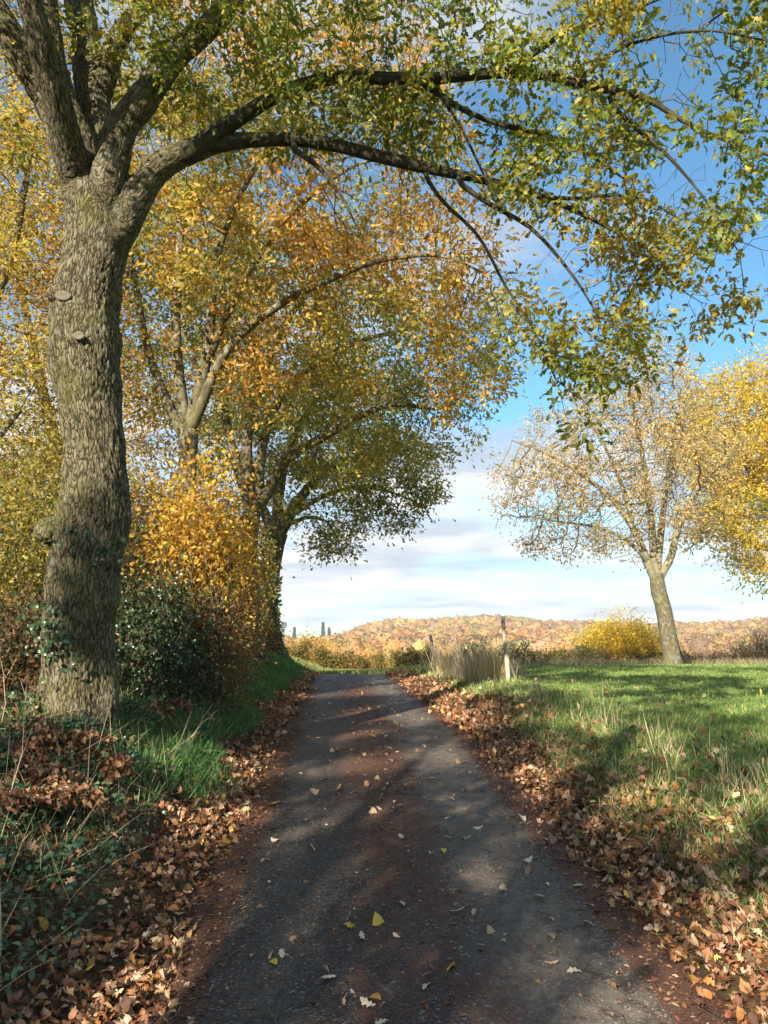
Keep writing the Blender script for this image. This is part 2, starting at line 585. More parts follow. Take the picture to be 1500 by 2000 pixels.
# crushed leaf mulch: middle strip and both edges, red brown
mul_c = g.ramp(g.math('ABSOLUTE', g.math('ADD', uu, 0.05)), [(0.0, 0.60), (0.25, 0.42), (0.52, 0.0)])
mul_e = g.ramp(g.math('ABSOLUTE', uu), [(0.93, 0.0), (1.10, 0.45), (1.22, 0.9)])
sxr = g.n('ShaderNodeSeparateXYZ'); g.l(pos, sxr.inputs[0])
mul_c = g.math('MULTIPLY', mul_c, g.ramp(g.math('DIVIDE', sxr.outputs[1], 20.0), [(0.15, 0.4), (0.5, 1.0)]))
mul = g.math('ADD', mul_c, mul_e)
nm = g.math('ADD', g.math('MULTIPLY', n_big, 0.9), g.math('MULTIPLY', n_mid, 0.5))
nb2 = g.noise(pos, 60, 4, 0.75)
nb3 = g.noise(pos, 22, 4, 0.7)
mm = g.ramp(g.math('ADD', g.math('ADD', mul, nm), g.math('ADD', g.math('MULTIPLY', g.math('SUBTRACT', nb2, 0.5), 1.1), g.math('MULTIPLY', g.math('SUBTRACT', nb3, 0.5), 1.3))), [(0.93, 0.0), (1.10, 0.75), (1.4, 1.0)])
mulc = g.mix(g.ramp(nb2, [(0.3, 0), (0.7, 1)]), (0.024, 0.012, 0.008), (0.12, 0.054, 0.032))
c = g.mix(g.math('MULTIPLY', mm, g.ramp(nb2, [(0.28, 0.35), (0.5, 1.0)])), c, mulc)
# cracks
vc = g.n('ShaderNodeTexVoronoi'); vc.feature = 'DISTANCE_TO_EDGE'; vc.inputs['Scale'].default_value = 1.1
wv = g.n('ShaderNodeVectorMath'); wv.operation = 'ADD'
nzc = g.n('ShaderNodeTexNoise'); nzc.inputs['Scale'].default_value = 4; g.l(pos, nzc.inputs['Vector'])
sc2 = g.n('ShaderNodeVectorMath'); sc2.operation = 'SCALE'; sc2.inputs['Scale'].default_value = 0.35
g.l(nzc.outputs[1], sc2.inputs[0]); g.l(pos, wv.inputs[0]); g.l(sc2.outputs[0], wv.inputs[1]); g.l(wv.outputs[0], vc.inputs['Vector'])
crk = g.math('MULTIPLY', g.ramp(vc.outputs[0], [(0.0, 1.0), (0.013, 0.0)]), g.ramp(n_big, [(0.52, 0.0), (0.6, 1.0)]))
crk = g.math('MULTIPLY', crk, g.ramp(uu, [(0.2, 0.0), (0.4, 1.0)]))
c = g.mix(crk, c, (0.012, 0.009, 0.008))
p = g.n('ShaderNodeBsdfPrincipled'); p.inputs['Roughness'].default_value = 0.72; p.inputs['Specular IOR Level'].default_value = 0.35
g.l(g.ramp(n_mid, [(0.3, 0.6), (0.7, 0.85)]), p.inputs['Roughness'])
bp = g.n('ShaderNodeBump'); bp.inputs['Strength'].default_value = 0.7; bp.inputs['Distance'].default_value = 0.006
hh = g.math('SUBTRACT', g.math('ADD', g.math('MULTIPLY', vor.outputs['Distance'], -0.6), g.math('MULTIPLY', n_fin, 0.6)), g.math('MULTIPLY', crk, 3.0))
g.l(hh, bp.inputs['Height']); g.l(bp.outputs[0], p.inputs['Normal'])
g.l(c, p.inputs['Base Color']); g.l(p.outputs[0], out.inputs[0])
road = mesh_np('road', V, F, m, attrs={'u': (V[:, 0] - xc(V[:, 1])) / widen(V[:, 1])})
tag(road, 'narrow worn asphalt lane with leaf mulch down its middle', kind='structure')


# ------------------------------------------------------------------ branch skeletons
def resample(pts, step):
    pts = np.array(pts, float)
    out = [pts[0]]
    # smooth with Catmull-Rom first
    if len(pts) > 2:
        Q = np.concatenate([[2 * pts[0] - pts[1]], pts, [2 * pts[-1] - pts[-2]]])
        cur = []
        for i in range(1, len(Q) - 2):
            for t in np.linspace(0, 1, 8, endpoint=False):
                cur.append(0.5 * ((2 * Q[i]) + (-Q[i - 1] + Q[i + 1]) * t + (2 * Q[i - 1] - 5 * Q[i] + 4 * Q[i + 1] - Q[i + 2]) * t * t
                                  + (-Q[i - 1] + 3 * Q[i] - 3 * Q[i + 1] + Q[i + 2]) * t ** 3))
        cur.append(Q[-2])
        pts = np.array(cur)
    d = np.concatenate([[0], np.cumsum(np.linalg.norm(np.diff(pts[:, :3], axis=0), axis=1))])
    n = max(2, int(round(d[-1] / step)) + 1)
    s = np.linspace(0, d[-1], n)
    return np.stack([np.interp(s, d, pts[:, k]) for k in range(pts.shape[1])], 1)


class Skel:
    def __init__(s):
        s.p = []; s.par = []; s.minr = []; s.kind = []

    def line(s, pts, step, kind, attach=True):
        q = resample(pts, step)
        if s.p and attach:
            A = np.array(s.p)
            j = int(np.argmin(np.linalg.norm(A - q[0, :3], axis=1)))
            par = j
            start = 1 if np.linalg.norm(A[j] - q[0, :3]) < step * .6 else 0
        else:
            par = -1; start = 0
        idx = []
        for r in q[start:]:
            s.p.append(r[:3]); s.minr.append(r[3]); s.par.append(par); s.kind.append(kind)
            par = len(s.p) - 1
            idx.append(par)
        return idx

    def colonize(s, attr, step, di, dk, iters, trop=0.0, allow=None, wig=0.12):
        p = [np.array(v) for v in s.p]
        par = list(s.par)
        A = attr.copy()
        P0 = np.array(p)
        ok = np.ones(len(p), bool) if allow is None else allow
        if len(ok) < len(p):
            ok = np.concatenate([ok, np.ones(len(p) - len(ok), bool)])
        best = np.full(len(A), 1e9); bi = np.zeros(len(A), int)
        ids = np.where(ok)[0]

        def upd(ids):
            if len(ids) == 0:
                return
            Q = np.array([p[i] for i in ids])
            for a in range(0, len(A), 4000):
                d = np.linalg.norm(A[a:a + 4000, None] - Q[None], axis=2)
                k = d.argmin(1); dm = d[np.arange(len(k)), k]
                better = dm < best[a:a + 4000]
                best[a:a + 4000] = np.where(better, dm, best[a:a + 4000])
                bi[a:a + 4000] = np.where(better, np.array(ids)[k], bi[a:a + 4000])
        upd(ids)
        grown = {}
        for it in range(iters):
            keep = best > dk
            A = A[keep]; best = best[keep]; bi = bi[keep]
            act = best < di
            if not act.any():
                break
            nodes = bi[act]
            D = unit(A[act] - np.array([p[i] for i in nodes]))
            un, inv = np.unique(nodes, return_inverse=True)
            S = np.zeros((len(un), 3)); np.add.at(S, inv, D)
            S = unit(unit(S) + rng.normal(0, wig, S.shape) + np.array([0, 0, trop]))
            new = []
            for i, dvec in zip(un, S):
                if grown.get(i, 0) >= 4:
                    continue
                grown[i] = grown.get(i, 0) + 1
                p.append(p[i] + dvec * step); par.append(int(i)); s.minr.append(0.0); s.kind.append('twig')
                new.append(len(p) - 1)
            if not new:
                break
            upd(new)
        s.p = p; s.par = par

    def finish(s, tip=0.004, ex=2.3):
        n = len(s.p)
        ch = [[] for _ in range(n)]
        for i, q in enumerate(s.par):
            if q >= 0:
                ch[q].append(i)
        acc = np.zeros(n)
        r = np.zeros(n)
        order = list(range(n))
        # children always come after parents
        for i in reversed(order):
            rr = acc[i] ** (1 / ex) if ch[i] else tip
            if s.minr[i] > 0:
                rr = s.minr[i]
            r[i] = max(rr, tip)
            if s.par[i] >= 0:
                acc[s.par[i]] += r[i] ** ex
        # twigs must not be thicker than what carries them
        for i in order:
            q = s.par[i]
            if q >= 0 and s.minr[i] == 0:
                r[i] = min(r[i], r[q] * 0.92 if s.minr[q] > 0 else r[q])
        s.r = r; s.ch = ch
        s.P = np.array(s.p)

    def chains(s, kinds):
        """paths of node indices covering all nodes of the given kinds"""
        out = []
        n = len(s.p)
        used = np.zeros(n, bool)
        for i in range(n):
            if used[i] or s.kind[i] not in kinds:
                continue
            path = [i]; used[i] = True
            if s.par[i] >= 0:
                path = [s.par[i], i]
            cur = i
            while True:
                c = [j for j in s.ch[cur] if not used[j] and s.kind[j] == s.kind[cur]]
                if not c:
                    break
                j = max(c, key=lambda k: s.r[k])
                used[j] = True; path.append(j); cur = j
            out.append(path)
        return out

    def depth_to_tip(s):
        n = len(s.p)
        d = np.zeros(n, int)
        for i in range(n - 1, -1, -1):
            q = s.par[i]
            if q >= 0:
                d[q] = max(d[q], d[i] + 1)
        return d


def tube(pts, rad, sides, wobble=0.0):
    """a tapering tube, returned as V, F (quads), bk coordinates"""
    pts = np.asarray(pts, float)
    n = len(pts)
    T = unit(np.gradient(pts, axis=0))
    ref = np.array([0., 1., 0]) if abs(T[0][1]) < .9 else np.array([1., 0, 0])
    N = np.zeros((n, 3)); B = np.zeros((n, 3))
    prev = ref
    for i in range(n):
        b = np.cross(T[i], prev); b /= max(np.linalg.norm(b), 1e-9)
        a = np.cross(b, T[i])
        N[i] = a; B[i] = b; prev = a
    th = np.linspace(0, 2 * np.pi, sides, endpoint=False)
    co, si = np.cos(th), np.sin(th)
    rr = np.asarray(rad)[:, None]
    if wobble:
        rr = rr * (1 + wobble * rng.normal(0, 1, (n, sides)))
    else:
        rr = np.repeat(rr, sides, 1)
    V = pts[:, None] + N[:, None] * (co[None, :, None] * rr[..., None]) + B[:, None] * (si[None, :, None] * rr[..., None])
    s = np.concatenate([[0], np.cumsum(np.linalg.norm(np.diff(pts, axis=0), axis=1))])
    off = rng.uniform(0, 50)
    bk = np.stack([co[None] * rr + off, si[None] * rr, np.repeat(s[:, None], sides, 1) * 0.22], 2)
    i = np.arange(n - 1)[:, None] * sides
    j = np.arange(sides)[None]
    j2 = (j + 1) % sides
    F = np.stack([i + j, i + j2, i + sides + j2, i + sides + j], 2).reshape(-1, 4)
    return V.reshape(-1, 3), F, bk.reshape(-1, 3)


def tubes_of(sk, kinds, rmin=0.0, skip=0, sides=lambda r: 12 if r > .08 else (7 if r > .02 else (5 if r > .008 else 3))):
    Vs, Fs, Bs, off = [], [], [], 0
    for pi, path in enumerate(sk.chains(kinds)):
        if pi == 0 and skip:
            path = path[skip:]
        if len(path) < 2:
            continue
        r = sk.r[path].copy()
        if len(r) > 2 and sk.kind[path[0]] != sk.kind[path[1]] or (sk.r[path[0]] > r[1] * 1.3):
            r[0] = r[1]
        if r.max() < rmin:
            continue
        V, F, B = tube(sk.P[path], r, sides(r.max()))
        Vs.append(V); Fs.append(F + off); Bs.append(B); off += len(V)
    if not Vs:
        return None
    return np.concatenate(Vs), np.concatenate(Fs), np.concatenate(Bs)


DENS = 1.5


def ellipsoids(spec):
    """spec: [(centre, radii, count)] -> points, biased to the outside, thinned by noise so that gaps open"""
    out = []
    for c, r, n in spec:
        n = int(n * DENS)
        c = np.array(c[:3]); r = np.array(r)
        so = rng.uniform(0, 90)
        got = 0
        while got < n:
            d = unit(rng.normal(0, 1, (n, 3)))
            q = d * (rng.uniform(0, 1, (n, 1)) ** 0.42)
            rv = np.array([1 + .42 * mnoise.noise(Vector(v) * 1.9 + Vector((so, 0, 0))) + .22 * mnoise.noise(Vector(v) * 4.5 + Vector((0, so, 0))) for v in d])[:, None]
            p = c + q * r * rv
            nz = np.array([mnoise.noise(Vector(v) * (1.7 / (r.mean() ** .5))) for v in p])
            p = p[nz > -0.12]
            p = p[:n - got]
            out.append(p); got += len(p)
    return np.concatenate(out)


def leaves_on(sk, per, spread, size, cols, w, maxdepth=3, template='mid', hue=None, up=0.6, cull=None, droop=0.35, clump=(1.0, -0.16), gaps=None):
    """leaf clusters on the outer twigs; returns V, F, col"""
    dep = sk.depth_to_tip()
    ids = np.array([i for i in range(len(sk.p)) if sk.kind[i] == 'twig' and dep[i] <= maxdepth])
    ids = np.repeat(ids, per)
    pr = np.array(sk.par)[ids]
    t = rng.uniform(0, 1, (len(ids), 1))
    base = sk.P[ids] * t + sk.P[pr] * (1 - t)
    off = rng.normal(0, 1, (len(ids), 3)) * spread
    off[:, 2] *= 0.8
    pos = base + off
    if gaps:
        # leaves cut away in holes along the sun direction, shaping sun streaks below
        e1 = unit(np.cross(np.array(to_sun), np.array([0, 0, 1.]))); e2 = np.cross(np.array(to_sun), e1)
        A1, A2 = pos @ e1, pos @ e2
        k = np.array([mnoise.noise(Vector((a * gaps[0], b * gaps[0] * .8, 3.3))) + .3 * mnoise.noise(Vector((a * gaps[0] * 2.7, b * gaps[0] * 2.2, 8.1))) for a, b in zip(A1, A2)]) < gaps[1]
        pos = pos[k]; ids = ids[k]; off = off[k]
    if clump:
        k = np.array([mnoise.noise(Vector(v) * clump[0]) + .45 * mnoise.noise(Vector(v) * clump[0] * 2.3) for v in pos]) > clump[1]
        pos = pos[k]; ids = ids[k]; off = off[k]
    if cull is not None:
        k = cull(pos)
        pos = pos[k]
        ids = ids[k]; off = off[k]
    n = len(pos)
    outd = unit(off + np.array([0, 0, -droop * spread]) + rng.normal(0, spread * .5, (n, 3)))
    nrm = unit(rng.normal(0, 1, (n, 3)) * (1 - up) + np.array([0, 0, up]) + outd * 0.15)
    # x axis along outd, z close to nrm
    x = outd
    z = unit(nrm - x * (nrm * x).sum(1, keepdims=True))
    y = np.cross(z, x)
    R = np.stack([x, y, z], 2)
    c = pick(cols, n, w)
    if hue is not None:
        nz = np.array([mnoise.noise(Vector(v) * 0.55 + Vector((hue[1], 0, 0))) for v in pos])
        f = np.clip(nz * 2.2 + 0.5 + hue[0](pos), 0, 1)[:, None]
        other = pick(hue[2], n, None)
        c = c * (1 - f) + other * f
    s = size * rng.uniform(0.6, 1.2, n)
    T = {'oak': OAK, 'mid': OAK_MID, 'simple': SIMPLE, 'oval': OVAL}[template]
    return scatter(T, pos, R, s, c)


def inside_view(pad):
    """keep only points a camera near the photograph's could see, or that shade what it sees"""
    def f(p):
        y = p[:, 1]
        return y > -100
    return f


# ------------------------------------------------------------------ the big oak on the left bank
oak = empty('oak_tree', (*P(152, 1440, 7.0)[:2], H(P(152, 1440, 7)[0], 7.0)), 'big old oak with deeply furrowed trunk, closest tree, its long bough arching over the lane', 'tree', 'oaks lining the left side of the lane')
sk = Skel()
D0 = 7.0
trunk_pts = [PR(140, 1500, D0, 118), PR(145, 1440, D0, 88), PR(150, 1380, D0, 76), PR(152, 1300, D0, 69), PR(162, 1150, D0, 68), PR(180, 1010, D0, 69), PR(186, 900, D0, 58),
             PR(175, 800, D0, 58), PR(166, 690, D0, 66), PR(168, 600, D0, 64), PR(186, 500, D0, 59), PR(194, 430, D0, 64), PR(196, 385, D0, 62)]
limbs = {
    'L1': [PR(178, 400, 7, 50), PR(148, 300, 7, 44), PR(108, 190, 7, 40), PR(85, 80, 7, 36), PR(75, -60, 7.2, 32), PR(95, -260, 7.5, 28), PR(90, -500, 7.6, 16)],
    'L0': [PR(150, 350, 6.9, 34), (-3.0, 6.3, 6.6, .13), (-3.1, 5.4, 7.6, .09), (-2.9, 4.5, 8.3, .06), (-1.6, 4.3, 8.1, .05), (-.2, 4.2, 8.0, .04), (1.2, 4.1, 8.0, .02)],  # out-of-view limb added to carry leaf clumps that shade the boughs
    'L1b': [PR(110, 200, 7, 40), PR(45, 110, 6.8, 30), PR(-15, 10, 6.6, 26), PR(-90, -120, 6.3, 18), PR(-200, -300, 6, 10)],
    'B': [PR(205, 390, 7.25, 40), PR(195, 290, 7.3, 34), PR(178, 170, 7.5, 32), PR(165, 60, 7.7, 28), PR(150, -60, 8, 26), PR(170, -260, 8.4, 18)],
    'B2': [PR(192, 190, 7.4, 26), PR(215, 110, 7.5, 22), PR(250, 45, 7.5, 19), PR(300, -10, 7.6, 17), PR(350, -120, 7.8, 12)],
    'C': [PR(212, 390, 6.85, 36), PR(218, 320, 6.8, 34), PR(235, 255, 6.8, 30), PR(285, 185, 6.8, 30), PR(335, 112, 6.8, 27), PR(400, 60, 6.8, 23), PR(450, 5, 6.8, 20), PR(520, -110, 6.6, 14), PR(600, -260, 6.4, 8)],
    'D': [PR(225, 470, 6.95, 32), PR(258, 400, 6.9, 31), PR(312, 328, 6.9, 26), PR(400, 285, 6.85, 21), PR(500, 273, 6.8, 14), PR(620, 277, 6.75, 12.5), PR(750, 308, 6.7, 12.5),
          PR(850, 332, 6.7, 10.5), PR(960, 355, 6.7, 8), PR(1060, 385, 6.7, 6), PR(1150, 425, 6.7, 4.5), PR(1230, 470, 6.7, 3.2), PR(1300, 540, 6.7, 2)],
    'D2': [PR(880, 345, 6.7, 6), PR(950, 395, 6.65, 5), PR(1040, 448, 6.6, 4), PR(1120, 540, 6.6, 3), PR(1170, 620, 6.6, 2)],
    'D3': [PR(820, 325, 6.7, 5), PR(862, 390, 6.75, 4.2), PR(935, 462, 6.8, 3.5), PR(985, 555, 6.8, 2.8), PR(1040, 640, 6.8, 2.6), PR(1085, 740, 6.8, 1.8)],
    'D4': [PR(575, 292, 6.75, 6), PR(620, 325, 6.6, 5), PR(665, 380, 6.5, 3), PR(700, 450, 6.4, 2)],
    'D5': [PR(1060, 385, 6.7, 4.5), PR(1120, 388, 6.6, 4), PR(1190, 381, 6.5, 3.4), PR(1260, 390, 6.4, 2.4), PR(1330, 430, 6.4, 1.8)],
    'E': [PR(370, 300, 6.8, 20), PR(425, 258, 6.75, 17), PR(480, 222, 6.7, 15), PR(555, 180, 6.6, 13), PR(650, 152, 6.5, 13), PR(760, 153, 6.4, 12), PR(850, 153, 6.3, 11), PR(980, 142, 6.2, 10.5),
          PR(1080, 150, 6.1, 9), PR(1170, 172, 6.0, 7.5), PR(1260, 192, 5.9, 6), PR(1340, 240, 5.8, 4.5), PR(1420, 275, 5.7, 3.5), PR(1520, 310, 5.6, 2.5), PR(1640, 360, 5.5, 1.5)],
    'E2': [PR(990, 135, 6.2, 7), PR(1050, 100, 6.1, 6), PR(1110, 60, 6.0, 5), PR(1170, 48, 5.8, 3.5), PR(1260, 10, 5.5, 2.4), PR(1380, -40, 5.2, 1.8)],
    'E3': [PR(830, 160, 6.35, 7), PR(880, 200, 6.4, 6), PR(960, 238, 6.4, 5), PR(1060, 262, 6.4, 4), PR(1130, 290, 6.4, 3), PR(1220, 350, 6.3, 2)],
    'E4': [PR(850, 168, 6.35, 4), PR(895, 240, 6.4, 3.4), PR(935, 320, 6.5, 2.6), PR(970, 400, 6.6, 1.8)],
    'E5': [PR(1170, 178, 6.0, 5), PR(1230, 240, 6.0, 4.2), PR(1300, 300, 6.0, 3.4), PR(1370, 380, 6.0, 2.4), PR(1430, 470, 6.0, 1.6)],
    'E6': [PR(1130, 160, 6.05, 4.5), PR(1200, 100, 5.9, 4), PR(1290, 70, 5.7, 3.2), PR(1390, 60, 5.4, 2.4), PR(1500, 80, 5.2, 1.6)],
}
st = 0.16
sk.line(trunk_pts, st, 'trunk')
THICK = {'L0', 'L1', 'L1b', 'B', 'B2', 'C'}
for k in ('L0', 'L1', 'L1b', 'B', 'B2', 'C', 'D', 'D2', 'D3', 'D4', 'D5', 'E', 'E2', 'E3', 'E4', 'E5', 'E6'):
    sk.line(limbs[k], st, 'limb' if k in THICK else 'bough_' + k[0])
ntr = sum(1 for k in sk.kind if k == 'trunk')
allow = np.array([(k != 'trunk') for k in sk.kind])
spec = [(P(1230, 300, 6.2), (1.15, 1.0, .95), 620), (P(1480, 260, 5.6), (.9, 1.1, 1.0), 620), (P(1210, 610, 6.7), (.62, .7, .75), 300), (P(1400, 480, 6.1), (.6, .9, .65), 300),
        (P(1130, 800, 6.8), (.25, .4, .45), 60), (P(1330, 20, 5.6), (1.0, 1.1, .6), 480), (P(980, 150, 6.3), (1.0, .9, .5), 200), (P(700, 180, 6.6), (1.2, .9, .75), 300),
        (P(480, 90, 6.8), (1.1, 1.1, .8), 260), (P(820, 30, 6.3), (1.0, 1.0, .5), 170), (P(150, 60, 7.2), (1.6, 1.4, .9), 180), (P(-150, 100, 6.8), (1.0, 1.2, 1.2), 140), (P(1060, 600, 6.8), (.3, .5, .6), 90),
        (P(650, -350, 6.6), (2.6, 2.2, 1.3), 230), (P(100, -450, 7.2), (2.2, 2.0, 1.5), 190), ((-3.0, 4.4, 8.3), (1.7, 1.3, 1.2), 230), ((-1.3, 4.3, 7.8), (1.2, .9, .8), 170), (P(1330, -300, 6.2), (1.9, 1.9, 1.0), 200)]  # clumps given in world metres are unseen ones added to shade the boughs
A = ellipsoids(spec)
sk.colonize(A, st, 1.6, 0.17, 60, trop=-0.06, allow=allow, wig=0.2)
sk.finish(tip=0.0028)

# trunk and heavy limbs: tubes fused by a voxel remesh, then furrowed
parts = []
off = 0
TV, TF = [], []
for kinds in (('trunk',), ('limb',)):
    for path in sk.chains(kinds):
        if len(path) < 3: continue
        r = sk.r[path].copy()
        pts = sk.P[path]
        if kinds == ('limb',):
            r = np.where(sk.r[path] > 0, [sk.minr[i] if sk.minr[i] > 0 else .02 for i in path], .02)
            r[0] = r[1]
        v, f, _ = tube(pts, r, 20)
        n = len(pts)
        a = len(v); v = np.concatenate([v, pts[:1], pts[-1:]])
        caps = []
        for j in range(20):
            caps.append((a, (j + 1) % 20, j, j))
            caps.append((a + 1, (n - 1) * 20 + j, (n - 1) * 20 + (j + 1) % 20, (n - 1) * 20 + (j + 1) % 20))
        TV.append(v); TF += [tuple(int(q) + off for q in row) for row in f]
        TF += [tuple(int(q) + off for q in row[:3]) for row in caps]
        off += len(v)
# the first part of the arching bough too, so that its root melts into the trunk
for nm, cnt in (('bough_D', 11),):
    path = sk.chains((nm,))[0][:cnt]
    r = sk.r[path].copy(); r[0] = r[1]; pts = sk.P[path]
    r[-1] *= .9
    v, f, _ = tube(pts, r * 1.02, 20)
    n = len(pts); a = len(v); v = np.concatenate([v, pts[:1], pts[-1:]])
    TV.append(v); TF += [tuple(int(q) + off for q in row) for row in f]
    for j in range(20):
        TF.append((a + off, (j + 1) % 20 + off, j + off)); TF.append((a + 1 + off, (n - 1) * 20 + j + off, (n - 1) * 20 + (j + 1) % 20 + off))
    off += len(v)
# root spurs and collars round old cuts
for (px, py, d, dx, dz, r0, r1) in [(100, 1450, 6.8, -.30, -.35, .13, .09), (195, 1450, 6.85, .16, -.4, .13, .09), (150, 1460, 6.7, 0.02, -.4, .13, .09)]:
    p0 = P(px + 20, py - 150, 6.95); p1 = P(px, py, d); p2 = p1 + np.array((dx, -.12, dz))
    q = resample([(*p0, r0 * .6), (*p1, r0), (*p2, r1)], .06)
    v, f, _ = tube(q[:, :3], q[:, 3], 20)
    n = len(q); a = len(v); v = np.concatenate([v, q[:1, :3], q[-1:, :3]])
    TV.append(v); TF += [tuple(int(t) + off for t in row) for row in f]
    for j in range(20):
        TF.append((a + off, (j + 1) % 20 + off, j + off)); TF.append((a + 1 + off, (n - 1) * 20 + j + off, (n - 1) * 20 + (j + 1) % 20 + off))
    off += len(v)
KN = [(122, 577, 6.76, 24, 15), (154, 655, 6.74, 17, 13), (98, 1035, 6.78, 24, 22)]


def blob(c, r, seg=14):
    q = [(c[0], c[1] + t * r[1], c[2], max(.004, math.sqrt(max(0, 1 - t * t)) * r[0])) for t in np.linspace(-.999, .999, 9)]
    q = np.array(q)
    v, f, _ = tube(q[:, :3], q[:, 3], seg)
    v[:, 2] = c[2] + (v[:, 2] - c[2]) * r[2] / r[0]
    n = len(q); a = len(v)
    v = np.concatenate([v, q[:1, :3], q[-1:, :3]])
    ff = [tuple(int(t) for t in row) for row in f]
    for j in range(seg):
        ff.append((a, (j + 1) % seg, j)); ff.append((a + 1, (n - 1) * seg + j, (n - 1) * seg + (j + 1) % seg))
    return v, ff


for (px, py, d, rx, rz) in KN:
    c = P(px, py, d + .03)
    k = 7 / 1500 * 1.25
    v, ff = blob(c, (rx * k, .12, rz * k))
    TV.append(v); TF += [tuple(t + off for t in row) for row in ff]; off += len(v)
tmp = bpy.data.meshes.new('tmp_trunk')
tmp.from_pydata(np.concatenate(TV).tolist(), [], TF)
tmp.update()
to = bpy.data.objects.new('tmp_trunk', tmp)
COL.objects.link(to)
rm = to.modifiers.new('r', 'REMESH'); rm.mode = 'VOXEL'; rm.voxel_size = 0.0125
sm = to.modifiers.new('s', 'SMOOTH'); sm.iterations = 8; sm.factor = .6
dg = bpy.context.evaluated_depsgraph_get()
em = bpy.data.meshes.new_from_object(to.evaluated_get(dg))
bpy.data.objects.remove(to)
nv = len(em.vertices)
co = np.zeros(nv * 3, np.float32); em.vertices.foreach_get('co', co); co = co.reshape(-1, 3).astype(float)
nn = np.zeros(nv * 3, np.float32); em.vertices.foreach_get('normal', nn); nn = nn.reshape(-1, 3).astype(float)
# coordinates that run along the wood at each vertex
ids = [i for i, k in enumerate(sk.kind) if k in ('trunk', 'limb', 'bough_D')]
SP = sk.P[ids]
fr_ = {}
for i in ids:
    q = sk.par[i]
    if q >= 0 and q in fr_:
        t_ = unit(sk.P[i] - sk.P[q]); n0, s0 = fr_[q][1], fr_[q][3] + np.linalg.norm(sk.P[i] - sk.P[q])
    else:
        t_ = np.array([0, 0, 1.]); n0 = np.array([1., 0, 0]); s0 = 0.0
    n_ = unit(n0 - t_ * (n0 @ t_))
    fr_[i] = (t_, n_, np.cross(t_, n_), s0)
FT = np.array([fr_[i][0] for i in ids]); FN = np.array([fr_[i][1] for i in ids]); FB = np.array([fr_[i][2] for i in ids]); FS = np.array([fr_[i][3] for i in ids])
# offsets of the wood's middle line, so that the coordinate also follows swellings
bk = np.zeros((nv, 3))
RW = np.maximum(sk.r[ids], .05)
for a in range(0, nv, 4000):
    dv = co[a:a + 4000, None] - SP[None]
    w = (RW[None] ** 2 / ((dv ** 2).sum(2) + 1e-4)) ** 6; w /= w.sum(1, keepdims=True)
    bk[a:a + 4000, 0] = (w * (dv * FN).sum(2)).sum(1)
    bk[a:a + 4000, 1] = (w * (dv * FB).sum(2)).sum(1)
    bk[a:a + 4000, 2] = (w * (FS + (dv * FT).sum(2))).sum(1) * .24
disp = np.zeros(nv); fisv = np.zeros(nv)
for i in range(nv):
    v = Vector(bk[i])
    wv_ = mnoise.noise(v * 7) * .18
    q = Vector((v.x + wv_ * .2, v.y + wv_ * .2, v.z))
    dst, _ = mnoise.voronoi(q * 31)
    cell = dst[1] - dst[0]
    rdg = 1 - abs(mnoise.noise(Vector((v.x * 30, v.y * 30, v.z * 36 + 3)))) * 3.0
    f1 = min(max(.45 * min(cell * 2.6, 1.0) + .75 * (1 - max(rdg, 0)), 0), 1.0)
    f2 = mnoise.noise(v * 55)
    f3 = mnoise.noise(Vector(co[i]) * 3.2)
    f4 = mnoise.noise(Vector((v.x * 30, v.y * 30, v.z * 60)))
    fisv[i] = f1 + .25 * f2
    disp[i] = 0.017 * (min(f1, .8) - .6) + .007 * f2 + .006 * f4 + .035 * f3
kz = smooth(0.2, .9, np.ones(nv))
# thinner wood has finer bark
rloc = np.zeros(nv)
RR = sk.r[ids]
for a in range(0, nv, 5000):
    d = np.linalg.norm(co[a:a + 5000, None] - SP[None], axis=2)
    rloc[a:a + 5000] = RR[d.argmin(1)]
co = co + nn * (disp * np.clip(rloc / .3, .12, 1))[:, None]
loc0 = np.array(oak.location)
em.vertices.foreach_set('co', (co - loc0).astype(np.float32).ravel())
at_ = em.attributes.new('bk', 'FLOAT_VECTOR', 'POINT'); at_.data.foreach_set('vector', bk.astype(np.float32).ravel())
af_ = em.attributes.new('fis', 'FLOAT', 'POINT'); af_.data.foreach_set('value', fisv.astype(np.float32))
em.materials.clear(); em.materials.append(M_BARKT)
em.polygons.foreach_set('use_smooth', np.ones(len(em.polygons), bool))
em.update()
tr = bpy.data.objects.new('trunk', em); COL.objects.link(tr); tr.parent = oak
# cut faces of the sawn limbs, proud of the bark
for (px, py, d, rx, rz) in KN[:2]:
    c = P(px, py, d - .088)
    k = 7 / 1500 * .7
    v, ff = blob(c, (rx * k, .012, rz * k))
    v = c + (v - c) * np.array([1 + .22 * mnoise.noise(Vector(q) * 22) for q in v])[:, None]
    v[:, 1] += .018 * np.exp(-(((v[:, 0] - c[0]) / (rx * k * .55)) ** 2 + ((v[:, 2] - c[2]) / (rz * k * .55)) ** 2))
    mk = bpy.data.meshes.new('knot'); mk.from_pydata((v - loc0).tolist(), [], ff); mk.update()
    mk.polygons.foreach_set('use_smooth', np.ones(len(mk.polygons), bool))
    mk.materials.append(M_CUT)
    ko = bpy.data.objects.new('knot', mk); COL.objects.link(ko); ko.parent = oak
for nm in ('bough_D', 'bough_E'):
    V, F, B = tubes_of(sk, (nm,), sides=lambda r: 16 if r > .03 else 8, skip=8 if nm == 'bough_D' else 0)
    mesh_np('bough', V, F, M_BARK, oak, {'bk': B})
V, F, B = tubes_of(sk, ('twig',))
mesh_np('twigs', V, F, M_TWIG, oak, {'bk': B})
GREEN = [(0.17, 0.21, 0.04), (0.23, 0.25, 0.045), (0.11, 0.16, 0.035), (0.32, 0.28, 0.05)]
